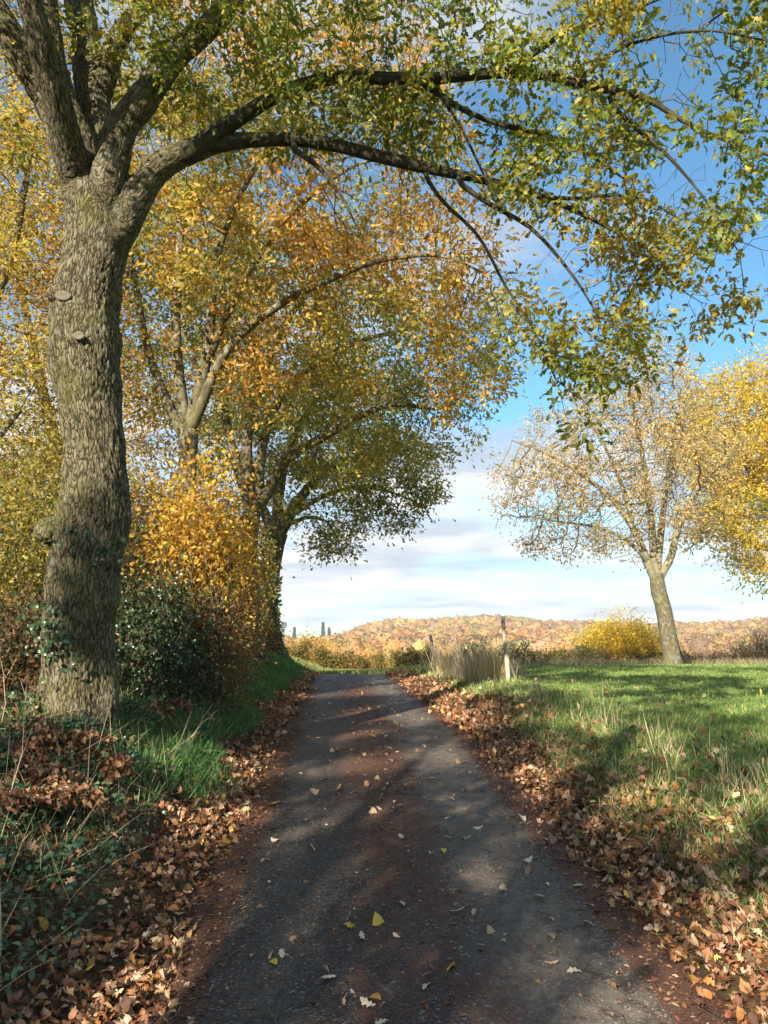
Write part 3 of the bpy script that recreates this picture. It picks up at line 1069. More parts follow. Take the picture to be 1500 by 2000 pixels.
GOLD = [(0.48, 0.30, 0.055), (0.41, 0.23, 0.045), (0.50, 0.37, 0.09), (0.32, 0.17, 0.045), (0.37, 0.31, 0.07)]
ORNG = [(0.52, 0.29, 0.06), (0.44, 0.22, 0.05), (0.52, 0.36, 0.09), (0.36, 0.18, 0.05), (0.46, 0.36, 0.07)]
YGRN = [(0.38, 0.32, 0.07), (0.28, 0.27, 0.06), (0.46, 0.35, 0.08), (0.21, 0.22, 0.05)]
V, F, c = leaves_on(sk, 26, 0.09, 0.088, GREEN, [4, 3, 3, 2], 2, 'oak', clump=(2.0, -.12), gaps=(.85, .33),
                    hue=(lambda p: -0.30 - 0.10 * (p[:, 0] - 0.5), 3.0, YGRN + YGRN + GOLD))
crown = mesh_np('crown', V, F, M_LEAF, oak, {'col': c})
print('oak nodes', len(sk.p), 'leaf faces', len(F))


# ------------------------------------------------------------------ the other trees
def tree(name, label, cat, base, lines, spec, step, di, dk, per, spread, size, cols, w, bark=None, tip=0.004, hue=None, template='mid', maxdepth=2, group=None, trop=0.0, iters=60, up=.45, wig=.16, twig_min=0.0, clump=(1.15, -.06), gaps=None):
    root = empty(name, base, label, cat, group)
    s = Skel()
    for i, ln in enumerate(lines):
        s.line(ln, step, 'trunk' if i == 0 else 'limb')
    allow = np.array([k != 'trunk' for k in s.kind])
    if not allow.any(): allow[-1] = True
    # the top of the trunk may sprout too
    tn = [i for i, k in enumerate(s.kind) if k == 'trunk']
    allow[tn[-2:]] = True
    A = ellipsoids(spec)
    s.colonize(A, step, di, dk, iters, trop=trop, allow=allow, wig=wig)
    s.finish(tip=tip)
    V, F, B = tubes_of(s, ('trunk',), sides=lambda r: 20)
    # the tube of the trunk gets knots and swellings
    ctr = V.mean(0)
    nz = np.array([mnoise.noise(Vector(v) * 2.2) for v in V])
    V = V + unit(V - np.array([ctr[0], ctr[1], 0]) * np.array([1, 1, 0])) * 0 + (nz[:, None] * .035) * unit(np.stack([V[:, 0] - ctr[0], V[:, 1] - ctr[1], V[:, 2] * 0], 1))
    mesh_np('trunk', V, F, M_BARK2, root, {'bk': B})  # on the meadow tree this bark, darker than its branches, paints the trunk's shade
    q = tubes_of(s, ('limb',), sides=lambda r: 12 if r > .05 else 7)
    if q: mesh_np('branches', q[0], q[1], bark or M_BARK2, root, {'bk': q[2]})
    q = tubes_of(s, ('twig',), rmin=twig_min, sides=lambda r: 8 if r > .04 else (5 if r > .012 else 3))
    if q: mesh_np('twigs', q[0], q[1], bark or M_TWIG, root, {'bk': q[2]})
    V, F, c = leaves_on(s, per, spread, size, cols, w, maxdepth, template, hue, up=up, clump=clump, gaps=gaps)
    mesh_np('crown', V, F, M_LEAF, root, {'col': c})
    print(name, 'nodes', len(s.p), 'faces', len(F))
    return root


def gb(p):
    """ground under a point"""
    return (p[0], p[1], float(H(p[0], p[1])) - .05)


# second tree, behind the big oak
d = 13.0
b = gb(P(362, 1300, d))
t2 = tree('oak_tree', 'golden brown oak directly behind the yellow shrub, slim trunk splitting low into upright limbs', 'tree', b,
     [[(*b[:2], b[2] - .3, .30), PR(364, 1200, d, 21.0), PR(366, 1000, d, 17.7), PR(368, 840, d, 17.0)],
      [PR(366, 850, d, 13.7), PR(350, 740, d, 11.2), PR(343, 620, d, 9.6), PR(352, 480, d, 8.1), PR(345, 340, d, 6.5), PR(355, 200, d, 4.0)],
      [PR(368, 840, d, 14.5), PR(395, 740, d, 12.1), PR(410, 640, 12.8, 9.6), PR(425, 500, 12.5, 7.2), PR(470, 380, 12.3, 5.6), PR(540, 260, 12, 3.2)],
      [PR(364, 860, d, 12.1), PR(320, 770, 13.2, 9.6), PR(285, 670, 13.5, 8.1), PR(262, 540, 13.5, 6.5), PR(235, 420, 13.6, 4.9), PR(200, 300, 13.7, 2.4)],
      [PR(370, 850, d, 11.2), PR(440, 690, 12.6, 8.9), PR(540, 600, 12.2, 7.2), PR(640, 548, 12, 6.5), PR(740, 510, 11.8, 4.9), PR(860, 500, 11.6, 3.2), PR(960, 540, 11.5, 1.6)],
      [PR(400, 720, 12.9, 7.2), PR(470, 560, 12.6, 6.5), PR(560, 430, 12.4, 4.9), PR(680, 330, 12.2, 3.2), PR(800, 300, 12, 1.6)]],
     [(P(620, 420, 12.3), (3.0, 2.4, 2.9), 2400), (P(330, 420, 13.5), (2.2, 2.0, 3.2), 1300), (P(880, 600, 12), (1.15, 1.4, 1.6), 650), (P(520, 60, 12.3), (3.4, 2.6, 1.8), 900), (P(620, 760, 12.4), (1.7, 1.4, .6), 320)],
     0.24, 2.2, 0.25, 25, .15, .115, ORNG, [4, 3, 4, 2, 2], hue=(lambda p: -0.30 - .08 * p[:, 0], 9.0, GREEN + YGRN), group='oaks lining the left side of the lane', trop=-.02)

# third tree
d = 19.5
b = gb(P(488, 1290, d))
t3 = tree('oak_tree', 'yellow green oak with a crooked limb bending right, just before the ivy clad oak', 'tree', b,
     [[(*b[:2], b[2] - .3, .5), PR(488, 1200, d, 21.0), PR(486, 1080, d, 17.7), PR(492, 990, d, 17.7)],
      [PR(492, 1000, d, 14.5), PR(530, 950, d, 12.1), PR(556, 900, 19, 10.5), PR(620, 860, 18.6, 8.9), PR(700, 815, 18.2, 6.5), PR(770, 790, 18, 4.9), PR(850, 800, 17.8, 2.4)],
      [PR(490, 1000, d, 12.9), PR(482, 900, d, 11.2), PR(490, 800, d, 9.6), PR(530, 690, 19, 7.2), PR(600, 570, 18.6, 4.9), PR(700, 480, 18, 2.4)],
      [PR(488, 990, d, 11.2), PR(455, 880, 19.8, 8.9), PR(435, 760, 20, 8.1), PR(440, 620, 20, 5.6), PR(430, 480, 20, 3.2)],
      [PR(505, 970, d, 9.6), PR(515, 860, d, 8.9), PR(560, 760, 19, 7.2), PR(650, 690, 18.6, 5.6), PR(760, 650, 18.4, 3.2), PR(860, 640, 18, 1.6)]],
     [(P(640, 640, 18.6), (4.1, 3.0, 3.6), 2600), (P(850, 790, 18), (1.3, 1.6, 1.45), 520), (P(430, 620, 20), (2.4, 2.4, 4.0), 900), (P(930, 690, 17.8), (1.1, 1.5, 1.2), 380), (P(700, 900, 18.5), (1.6, 1.4, .7), 240)],
     0.34, 3.0, 0.33, 32, .21, .135, YGRN, [4, 4, 3, 2], hue=(lambda p: -0.35 - .12 * p[:, 0], 5.0, GREEN), group='oaks lining the left side of the lane', tip=.005)

# fourth, leaning tree at the end of the lane
d = 26.0
b = gb(P(545, 1300, d))
t4 = tree('oak_tree', 'ivy clad leaning oak at the far end of the lane, dark green crown drooping', 'tree', b,
     [[(*b[:2], b[2] - .3, 1.0), PR(532, 1285, d, 30.6), PR(522, 1220, d, 24.2), PR(522, 1150, d, 22.6), PR(533, 1080, d, 19.3), PR(545, 1040, d, 17.7)],
      [PR(545, 1045, d, 14.5), PR(575, 990, d, 11.2), PR(625, 930, 25.6, 8.1), PR(700, 890, 25.3, 5.6), PR(780, 880, 25, 3.2)],
      [PR(543, 1050, d, 12.9), PR(545, 960, d, 10.5), PR(570, 860, d, 8.1), PR(630, 760, 25.6, 4.9)],
      [PR(540, 1050, d, 11.2), PR(500, 960, 26.3, 8.9), PR(480, 850, 26.5, 5.6)],
      [PR(565, 1010, d, 6.5), PR(620, 975, 25.6, 4.9), PR(690, 950, 25.4, 3.7), PR(760, 960, 25.2, 2.4), PR(830, 990, 25, 1.6)],
      [PR(555, 1030, d, 5.6), PR(600, 1010, 25.7, 4.0), PR(640, 1020, 25.5, 2.8), PR(662, 1060, 25.4, 1.6)]],
     [(P(700, 910, 25.2), (3.1, 2.6, 1.7), 1050), (P(600, 830, 25.8), (3.6, 3.0, 3.0), 1100), (P(650, 1050, 25.3), (.8, 1.1, .9), 330), (P(800, 960, 25), (1.1, 1.5, .9), 230), (P(470, 900, 26.5), (1.9, 2, 2.4), 380), (P(730, 1010, 25.2), (1.5, 1.3, .6), 260)],
     0.40, 3.2, 0.36, 42, .25, .15, [(0.14, 0.17, 0.03), (0.20, 0.21, 0.04), (0.30, 0.27, 0.05), (0.36, 0.29, 0.06)], [3, 3, 2, 2], hue=None, group='oaks lining the left side of the lane', tip=.007)

# trees that fill the left, beyond the bank
d = 11.0
b = gb(P(-160, 1300, d))
tree('field_maple', 'yellow green tree half out of the picture, left of the furrowed oak trunk', 'tree', b,
     [[(*b[:2], b[2] - .3, .3), PR(-150, 1100, d, 28), PR(-130, 900, d, 24)],
      [PR(-130, 900, d, 18), PR(-60, 700, d, 14), PR(20, 500, d, 9), PR(60, 300, d, 5)],
      [PR(-130, 900, d, 16), PR(-140, 650, d, 12), PR(-100, 400, d, 8)],
      [PR(-130, 1000, d, 10), PR(-40, 900, d, 7), PR(40, 800, d, 5)]],
     [(P(10, 620, 11), (1.3, 1.6, 3.2), 1150), (P(-160, 500, 11), (1.8, 1.8, 3.4), 500), (P(40, 980, 11), (.8, 1.0, 1.2), 300)],
     0.26, 2.2, 0.27, 38, .19, .088, YGRN, [4, 3, 4, 2], hue=(lambda p: -0.2 + 0 * p[:, 0], 2.0, GOLD), tip=.004)
d = 17.0
b = gb(P(120, 1300, d))
tree('field_maple', 'golden tree standing back from the bank, seen on both sides of the furrowed trunk', 'tree', b,
     [[(*b[:2], b[2] - .3, .35), PR(125, 1150, d, 20), PR(130, 950, d, 17)],
      [PR(130, 950, d, 13), PR(80, 750, d, 10), PR(40, 550, d, 7), PR(20, 300, d, 4)],
      [PR(130, 950, d, 13), PR(180, 750, d, 11), PR(240, 550, d, 8), PR(290, 350, d, 4)],
      [PR(130, 960, d, 12), PR(130, 700, 17.3, 9), PR(140, 400, 17.3, 5)]],
     [(P(160, 480, 17.2), (3.4, 2.4, 5.4), 1900), (P(270, 860, 17), (1.3, 1.6, 1.9), 420), (P(60, 880, 17), (1.3, 1.5, 1.9), 380), (P(200, 1120, 17), (2.0, 1.0, 1.4), 260)],
     0.34, 3.0, 0.33, 38, .25, .115, GOLD, [4, 3, 4, 2, 3], hue=(lambda p: 0.0 * p[:, 0], 12.0, YGRN), tip=.005)

# the half bare tree in the meadow
d = 30.0
b = gb(P(1312, 1292, d))
PALE = [(0.46, 0.32, 0.16), (0.54, 0.40, 0.18), (0.34, 0.23, 0.12), (0.46, 0.40, 0.15)]
TRL = [[(*b[:2], b[2] - .3, .75), PR(1313, 1290, d, 17.9), PR(1308, 1255, d, 16.2), PR(1298, 1200, d, 15.1), PR(1286, 1150, d, 14.6), PR(1282, 1120, d, 12.9)],
       [PR(1281, 1140, d, 9.5), PR(1262, 1090, d, 7.8), PR(1235, 1030, d, 6.2), PR(1195, 975, d, 5.0), PR(1140, 930, d, 3.9), PR(1075, 890, 29.7, 2.8), PR(1000, 860, 29.5, 1.1)],
       [PR(1282, 1130, d, 9.5), PR(1275, 1060, 30.2, 7.8), PR(1268, 980, 30.3, 6.2), PR(1255, 890, 30.4, 4.5), PR(1235, 790, 30.4, 2.8), PR(1222, 700, 30.4, 1.1)],
       [PR(1283, 1120, d, 7.8), PR(1290, 1050, 30.2, 6.7), PR(1300, 960, 30.4, 5.0), PR(1315, 860, 30.6, 3.4), PR(1330, 760, 30.8, 1.7)],
       [PR(1286, 1130, d, 8.4), PR(1310, 1090, d, 7.3), PR(1322, 1040, d, 6.2), PR(1345, 990, 30, 4.5), PR(1390, 930, 30, 2.8), PR(1440, 880, 30, 1.7)],
       [PR(1268, 1100, d, 5.0), PR(1230, 1060, 29.5, 3.9), PR(1170, 1030, 29, 2.8), PR(1100, 1020, 28.7, 2.2), PR(1030, 1010, 28.5, 1.1)],
       [PR(1240, 1035, d, 4.5), PR(1215, 950, 29.8, 3.9), PR(1170, 850, 29.5, 2.8), PR(1110, 770, 29.3, 1.7)]]
tr_ = tree('meadow_tree', 'half bare pale brown tree in the meadow with smooth grey lower trunk', 'tree', b, TRL,
     [(P(1215, 920, 30), (4.4, 3.6, 3.3), 1100), (P(1070, 960, 29.5), (2.3, 2.2, 1.9), 300), (P(1260, 790, 30), (2.6, 2.4, 2.6), 480), (P(1370, 900, 30), (1.6, 2.0, 2.8), 240), (P(1230, 760, 30), (2.0, 1.6, 1.6), 260), (P(1130, 1050, 29), (2.2, 1.6, .9), 160)],
     0.40, 3.4, 0.34, 25, .22, .125, PALE, [4, 3, 3, 2], bark=M_BARKR, hue=None, tip=.013, up=.3, wig=.26, clump=(.9, -.12))

# big yellow tree behind it, cut by the right edge
d = 39.0
b = gb(P(1570, 1290, d))
tree('yellow_tree', 'dense bright yellow and green tree at the right edge, behind the half bare one', 'tree', b,
     [[(*b[:2], b[2] - .3, .7), PR(1570, 1200, d, 24), PR(1565, 1120, d, 20)],
      [PR(1565, 1120, d, 14), PR(1510, 1000, d, 10), PR(1450, 880, d, 7), PR(1410, 760, d, 4)],
      [PR(1565, 1120, d, 14), PR(1560, 950, d, 10), PR(1540, 760, d, 6)],
      [PR(1565, 1130, d, 12), PR(1520, 1080, d, 8), PR(1460, 1060, d, 5)]],
     [(P(1500, 860, 39), (4.8, 4.5, 4.6), 2200), (P(1440, 1010, 38.5), (2.6, 2.6, 2.3), 520), (P(1500, 1110, 38.5), (1.6, 2.0, 1.1), 220), (P(1600, 900, 39), (4, 4, 5), 700)],
     0.5, 4, 0.42, 52, .36, .19, [(0.62, 0.45, 0.06), (0.54, 0.36, 0.05), (0.48, 0.40, 0.06), (0.30, 0.30, 0.05)], [4, 3, 3, 2], hue=(lambda p: -0.55 + 0.30 * (6.5 - p[:, 2]) / 4, 7.0, [(0.16, 0.19, 0.03), (0.30, 0.28, 0.04)]), tip=.008)

# oaks of the same row behind the viewer: crowns clumped and holed to throw streaky shade over the near lane
bx, by = -4.6, -5.0
bz = float(H(bx, by))
w3 = lambda x, y, z, r: (bx + x, by + y, bz + z, r)
bl = []
r2 = random.Random(11)
for i in range(95):
    a = r2.uniform(0, 6.283); q = 4.1 * r2.uniform(.05, 1) ** .5; z = r2.uniform(3.2, 10.5)
    q *= 1 - .35 * max(0, (z - 7) / 4)
    rr = r2.uniform(.35, .8)
    bl.append(((bx + q * math.cos(a), by + q * math.sin(a), bz + z), (rr, rr, rr * .8), max(8, int(75 * rr * rr))))
src = tree('oak_tree', 'oak of the row standing behind the viewer, nearest to the camera', 'tree', (bx, by, bz),
     [[w3(0, 0, -.3, .42), w3(0.02, 0, 1.2, .33), w3(.05, 0, 3.0, .28)],
      [w3(.05, 0, 3.0, .2), w3(.6, .6, 5, .14), w3(1.0, 1.4, 7.5, .08)], [w3(.05, 0, 3.0, .2), w3(-.8, .3, 5, .14), w3(-1.6, .5, 7.5, .07)],
      [w3(.05, 0, 2.9, .18), w3(1.0, -.7, 4.4, .12), w3(2.3, -1.2, 6, .06)], [w3(.05, 0, 2.9, .2), w3(0, -.5, 5.5, .15), w3(.1, -.6, 8.5, .08)],
      [w3(.05, 0, 2.7, .15), w3(-.6, -1.0, 4, .1), w3(-1.6, -2.3, 5.4, .05)]],
     bl, .28, 3.0, .28, 34, .14, .12, YGRN, [4, 3, 4, 2], hue=(lambda p: -0.2 + 0 * p[:, 0], 2.0, GOLD), tip=.006, clump=None, gaps=(1.9, .10), group='oaks lining the left side of the lane')
for (x, y, rz, sc_, lab) in [(-8.2, -10.5, 0.0, 1.1, 'oak of the row standing well behind the viewer'),
                             (-2.9, -16.5, 0.0, 1.15, 'oak beside the lane far behind the viewer')]:
    r = empty('oak_tree', (x, y, float(H(x, y))), lab, 'tree', 'oaks lining the left side of the lane')
    r.rotation_euler = (0, 0, rz); r.scale = (sc_,) * 3
    for ch in src.children:
        c2 = ch.copy(); COL.objects.link(c2); c2.parent = r


# ------------------------------------------------------------------ the wooded hill across the valley
def woodland():
    n = 8500
    y = 215 + 430 * rng.uniform(0, 1, n) ** 1.2
    x = y * rng.uniform(-.62, .72, n)
    z = H(x, y)
    h = rng.uniform(7.5, 12, n)
    rad = h * rng.uniform(.30, .46, n)
    PAL = np.array([(0.30, 0.28, 0.10), (0.44, 0.38, 0.12), (0.56, 0.42, 0.12), (0.58, 0.33, 0.09), (0.46, 0.26, 0.10), (0.54, 0.36, 0.11), (0.38, 0.25, 0.16), (0.44, 0.23, 0.10)])
    wts = np.array([1, 2, 3, 4, 3, 4, 2.5, 2]); wts /= wts.sum()
    ci = rng.choice(len(PAL), n, p=wts)
    # neighbouring trees tend to share their colour
    nz = np.array([mnoise.noise(Vector((a / 40, b / 40, 0))) for a, b in zip(x, y)])
    pc = PAL[ci] * (1 + nz[:, None] * np.array([.5, .35, .1]))
    nb = np.array([mnoise.noise(Vector((a / 28, b / 60, 9))) for a, b in zip(x, y)])
    ci2 = np.clip(((nb + .5) * 8 + rng.normal(0, .8, n)).astype(int), 0, 7)
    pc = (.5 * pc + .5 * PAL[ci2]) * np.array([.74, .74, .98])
    pc *= rng.uniform(.75, 1.2, (n, 1)) * (1 + rng.normal(0, .07, (n, 3)))
    # a lumpy body per crown, with leafy scraps round its outline
    ico = bpy.data.meshes.new('tmp_ico')
    import bmesh
    bm = bmesh.new(); bmesh.ops.create_icosphere(bm, subdivisions=2, radius=1.0); bm.to_mesh(ico); bm.free()
    IV_ = np.array([v.co[:] for v in ico.vertices]); IF_ = np.array([f.vertices[:] for f in ico.polygons])
    bpy.data.meshes.remove(ico)
    ph = rng.uniform(0, 6.28, (n, 3))
    dd = IV_[None]
    lump = 1 + .15 * np.sin(dd[..., 0] * 4.2 + ph[:, 0:1]) + .13 * np.sin(dd[..., 1] * 5 + ph[:, 1:2]) + .13 * np.sin(dd[..., 2] * 5.5 + ph[:, 2:3]) + rng.normal(0, .045, (n, len(IV_)))
    ctr = np.stack([x, y, z + h * .5], 1)[:, None]
    BV = ctr + dd * lump[..., None] * np.stack([rad, rad, h * .52], 1)[:, None] * .93
    BF = (IF_[None] + (np.arange(n) * len(IV_))[:, None, None]).reshape(-1, 3)
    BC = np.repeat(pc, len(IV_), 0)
    BF = np.concatenate([BF, BF[:, 2:3]], 1)
    k = 80
    d = unit(rng.normal(0, 1, (n, k, 3)))
    d[..., 2] = np.abs(d[..., 2]) * 1.1 - .2
    lum2 = 1 + .15 * np.sin(d[..., 0] * 4.2 + ph[:, 0:1]) + .13 * np.sin(d[..., 1] * 5 + ph[:, 1:2]) + .13 * np.sin(d[..., 2] * 5.5 + ph[:, 2:3])
    pos = ctr + d * (lum2 * rng.uniform(.90, 1.10, (n, k)))[..., None] * np.stack([rad, rad, h * .52], 1)[:, None]
    N = n * k
    R = frames(unit(d + rng.normal(0, .55, d.shape)).reshape(-1, 3), rng.uniform(0, 6.28, N))
    T = (np.array([(-.5, -.35, 0), (.5, -.45, .1), (.45, .5, -.1), (-.4, .45, .12)]), np.array([(0, 1, 2, 3)]))
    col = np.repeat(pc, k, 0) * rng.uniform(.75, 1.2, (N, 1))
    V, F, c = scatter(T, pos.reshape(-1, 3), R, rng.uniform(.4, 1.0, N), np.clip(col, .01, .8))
    o1 = len(BV.reshape(-1, 3))
    # triangles and quads in one mesh: bodies as triangles
    me = bpy.data.meshes.new('woodland')
    VV = np.concatenate([BV.reshape(-1, 3), V]).astype(np.float32)
    tri = BF[:, :3]; quad = F + o1
    me.vertices.add(len(VV)); me.vertices.foreach_set('co', VV.ravel())
    li = np.concatenate([tri.ravel(), quad.ravel()]).astype(np.int32)
    me.loops.add(len(li)); me.loops.foreach_set('vertex_index', li)
    me.polygons.add(len(tri) + len(quad))
    me.polygons.foreach_set('loop_start', np.concatenate([np.arange(len(tri)) * 3, len(tri) * 3 + np.arange(len(quad)) * 4]).astype(np.int32))
    me.update(calc_edges=True)
    me.polygons.foreach_set('use_smooth', np.ones(len(me.polygons), bool))
    a = me.attributes.new('col', 'FLOAT_COLOR', 'POINT')
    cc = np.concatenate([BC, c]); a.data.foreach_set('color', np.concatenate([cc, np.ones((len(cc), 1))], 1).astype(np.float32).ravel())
    me.materials.append(M_FAR)
    o = bpy.data.objects.new('woodland', me); COL.objects.link(o)
    tag(o, 'autumn wood of russet and golden crowns covering the far hillside', 'woodland', kind='stuff')


woodland()


def conifer(px, py, d, h, label):
    top = P(px, py, d)
    base = np.array((top[0], top[1], top[2] - h))
    r = empty('conifer', base, label, 'tree', 'conifers above the far wood')
    V, F, B = tube([base, (base + top) / 2, top], [.25, .15, .04], 6)
    mesh_np('trunk', V, F, M_BARK2, r, {'bk': B})
    n = 900
    t = rng.uniform(.12, 1, n)
    a = rng.uniform(0, 6.28, n)
    rr = (1 - t) * h * .2 * rng.uniform(.3, 1.1, n) * (1 + .3 * np.sin(t * 60))
    pos = np.stack([base[0] + np.cos(a) * rr, base[1] + np.sin(a) * rr, base[2] + t * h - rr * .25], 1)
    R = frames(unit(np.stack([np.cos(a), np.sin(a), a * 0 + .8], 1)), rng.uniform(0, 6, n))
    V, F, c = scatter(SIMPLE, pos, R, rng.uniform(.8, 1.6, n), pick([(0.035, 0.055, 0.03), (0.05, 0.07, 0.04)], n))
    mesh_np('crown', V, F, M_FAR, r, {'col': c})


conifer(631, 1216, 520, 16, 'tallest dark conifer on the far skyline left of the round hill')
conifer(643, 1226, 530, 13, 'small dark conifer just right of the tallest one on the skyline')
conifer(575, 1226, 500, 14, 'dark conifer on the skyline nearest the leaning oak')


# ------------------------------------------------------------------ shrubs
def shrub(name, label, cat, c, rx, ry, h, stems, leaves, size, cols, w=None, mat=None, template='mid', group=None, clump=.16, fill=.35, up=.35, lean=(0, 0), stemcol=None, stem_r=.008, vert=.6, low=0.0):
    """a bush: arching stems from the ground and leaves clustered along them"""
    zb = float(H(c[0], c[1])) - .03
    root = empty(name, (c[0], c[1], zb), label, cat, group)
    Vs, Fs, Bs, off = [], [], [], 0
    anch = []
    for i in range(stems):
        a = rng.uniform(0, 6.283); q = rng.uniform(0, 1) ** .5
        bx, by = c[0] + math.cos(a) * rx * q * fill, c[1] + math.sin(a) * ry * q * fill
        tx, ty = c[0] + math.cos(a) * rx * q + lean[0], c[1] + math.sin(a) * ry * q + lean[1]
        hh = h * (1 - vert * q * q) * rng.uniform(.7, 1.05)
        bz = float(H(bx, by)) - .05
        pts = []
        wv = rng.normal(0, .06 * h, (2, 2))
        for t in np.linspace(0, 1, 9):
            e = t ** 1.5
            pts.append((bx + (tx - bx) * e + wv[0, 0] * math.sin(t * 3) + wv[1, 0] * math.sin(t * 7) * .4, by + (ty - by) * e + wv[0, 1] * math.sin(t * 3), bz + hh * (t - .12 * t ** 3)))
        pts = np.array(pts)
        V, F, B = tube(pts, np.linspace(stem_r * rng.uniform(.7, 1.5), stem_r * .25, 9), 4)
        Vs.append(V); Fs.append(F + off); Bs.append(B); off += len(V)
        for t in rng.uniform(.12, 1, 7):
            k = t * 8; j = min(int(k), 7)
            p0 = pts[j] + (pts[j + 1] - pts[j]) * (k - j)
            dv = unit(rng.normal(0, 1, 3) + np.array([0, 0, .35])) * rng.uniform(.3, 1) * clump * 2.2
            V, F, B = tube([p0, p0 + dv * .5 + rng.normal(0, .01, 3), p0 + dv], [stem_r * .35, stem_r * .25, stem_r * .15], 3)
            Vs.append(V); Fs.append(F + off); Bs.append(B); off += len(V)
            anch.append(p0 + dv * rng.uniform(.3, 1)); anch.append(p0 + dv)
    mesh_np('stems', np.concatenate(Vs), np.concatenate(Fs), M_TWIG, root, {'bk': np.concatenate(Bs)})
    anch = np.array(anch)
    anch = anch[anch[:, 2] > zb + low * h]
    ids = rng.integers(0, len(anch), leaves)
    o = rng.normal(0, clump, (leaves, 3))
    pos = anch[ids] + o
    pos[:, 2] = np.maximum(pos[:, 2], H(pos[:, 0], pos[:, 1]) + .02)
    x = unit(o + rng.normal(0, .5 * clump, o.shape) + np.array([0, 0, -.2 * clump]))
    nr = unit(rng.normal(0, 1, (leaves, 3)) * (1 - up) + np.array([0, 0, up]))
    z = unit(nr - x * (nr * x).sum(1, keepdims=True)); y = np.cross(z, x)
    T = {'oak': OAK, 'mid': OAK_MID, 'simple': SIMPLE, 'oval': OVAL}[template]
    V, F, cc = scatter(T, pos, np.stack([x, y, z], 2), size * rng.uniform(.55, 1.25, leaves), pick(cols, leaves, w))
    mesh_np('foliage', V, F, mat or M_LEAF, root, {'col': cc})
    return root


YEL = [(0.50, 0.33, 0.05), (0.42, 0.24, 0.04), (0.56, 0.42, 0.08), (0.28, 0.16, 0.04)]
BRN = [(0.20, 0.10, 0.05), (0.28, 0.15, 0.07), (0.13, 0.07, 0.04), (0.30, 0.20, 0.11)]
DRK = [(0.022, 0.045, 0.018), (0.035, 0.06, 0.02), (0.05, 0.075, 0.03), (0.09, 0.05, 0.03)]
OLV = [(0.16, 0.16, 0.04), (0.11, 0.13, 0.03), (0.24, 0.20, 0.06), (0.30, 0.24, 0.07)]


def C2(px, d):
    return (P(px, 1300, d)[0], d)


shrub('yellow_shrub', 'tall shrub with large glowing yellow orange leaves right of the furrowed oak', 'shrub', C2(392, 10.0), 0.44, .7, 3.9, 50, 5200, .072, YEL, [4, 3, 2, 2], template='oval', clump=.16, fill=.6, vert=.3, low=.38)
shrub('bramble_thicket', 'ragged brown and olive undergrowth below the glowing yellow shrub', 'thicket', C2(392, 9.8), .5, .7, 1.75, 70, 6500, .055, BRN + OLV[:2] + DRK[2:], None, M_LEAF, 'mid', clump=.12, fill=.8, vert=.3)
shrub('orange_shrub', 'orange brown shrub between the glowing yellow shrub and the leaning ivy clad oak', 'shrub', C2(425, 14.5), .50, 1.6, 3.4, 60, 8500, .07, YEL + BRN[:2], [3, 3, 1, 3, 2, 2], template='mid', clump=.17, fill=.6, vert=.4)
shrub('orange_shrub', 'dull gold shrub along the bank, at the foot of the leaning ivy clad oak', 'shrub', C2(432, 20.5), .55, 2.2, 3.4, 60, 6500, .10, YEL + BRN[:2] + OLV[:2], None, template='simple', clump=.22, fill=.6, vert=.4)
shrub('bramble_thicket', 'dark leafy bramble thicket with bluish green leaves just right of the furrowed trunk', 'thicket', C2(300, 8.9), .48, .8, 1.75, 60, 6500, .058, DRK, [3, 3, 2, 1], M_IVY, 'oval', clump=.10, fill=.8, up=.5)
shrub('bramble_thicket', 'dusky thicket of dull red brown stems rising between the furrowed trunk and the yellow shrub', 'thicket', C2(262, 10.2), .62, .9, 2.7, 70, 5200, .06, DRK[:2] + BRN + OLV[:2], None, M_LEAF, 'mid', clump=.15, fill=.7, vert=.3)
shrub('bramble_thicket', 'low brown tangle under the orange shrub beside the grass verge', 'thicket', C2(405, 12.6), .62, 1.6, 1.15, 60, 5200, .06, BRN + DRK[:3], None, M_LEAF, 'mid', clump=.11, fill=.9, up=.4)
shrub('bramble_thicket', 'low grey brown tangle at the bank foot before the leaning oak', 'thicket', C2(455, 18.5), .6, 2.6, 1.2, 60, 5200, .08, BRN + DRK[:2] + OLV[:1], None, M_LEAF, 'mid', clump=.14, fill=.9, up=.4)
shrub('bramble_thicket', 'low brown tangle round the foot of the leaning oak', 'thicket', C2(495, 25.0), .6, 1.2, 1.0, 50, 4200, .10, BRN + DRK[:2] + OLV[:1], None, M_LEAF, 'simple', clump=.2, fill=.9)
shrub('field_shrub', 'olive and yellow shrub at the left edge behind the furrowed trunk', 'shrub', C2(20, 8.8), .9, .9, 3.1, 60, 7500, .065, OLV + YGRN, None, M_LEAF, 'mid', clump=.16, fill=.7, vert=.35)
shrub('field_shrub', 'thin yellow green shrub farther back at the left edge of the picture', 'shrub', C2(-60, 12.5), 1.8, 1.2, 3.8, 70, 7500, .08, YGRN + OLV, None, M_LEAF, 'mid', clump=.2, fill=.7, vert=.3)
shrub('bramble_thicket', 'dark tangle at the left edge, low beside the furrowed trunk', 'thicket', C2(20, 7.6), .75, .6, 1.15, 60, 4800, .06, DRK + BRN, None, M_LEAF, 'mid', clump=.10, fill=.9)
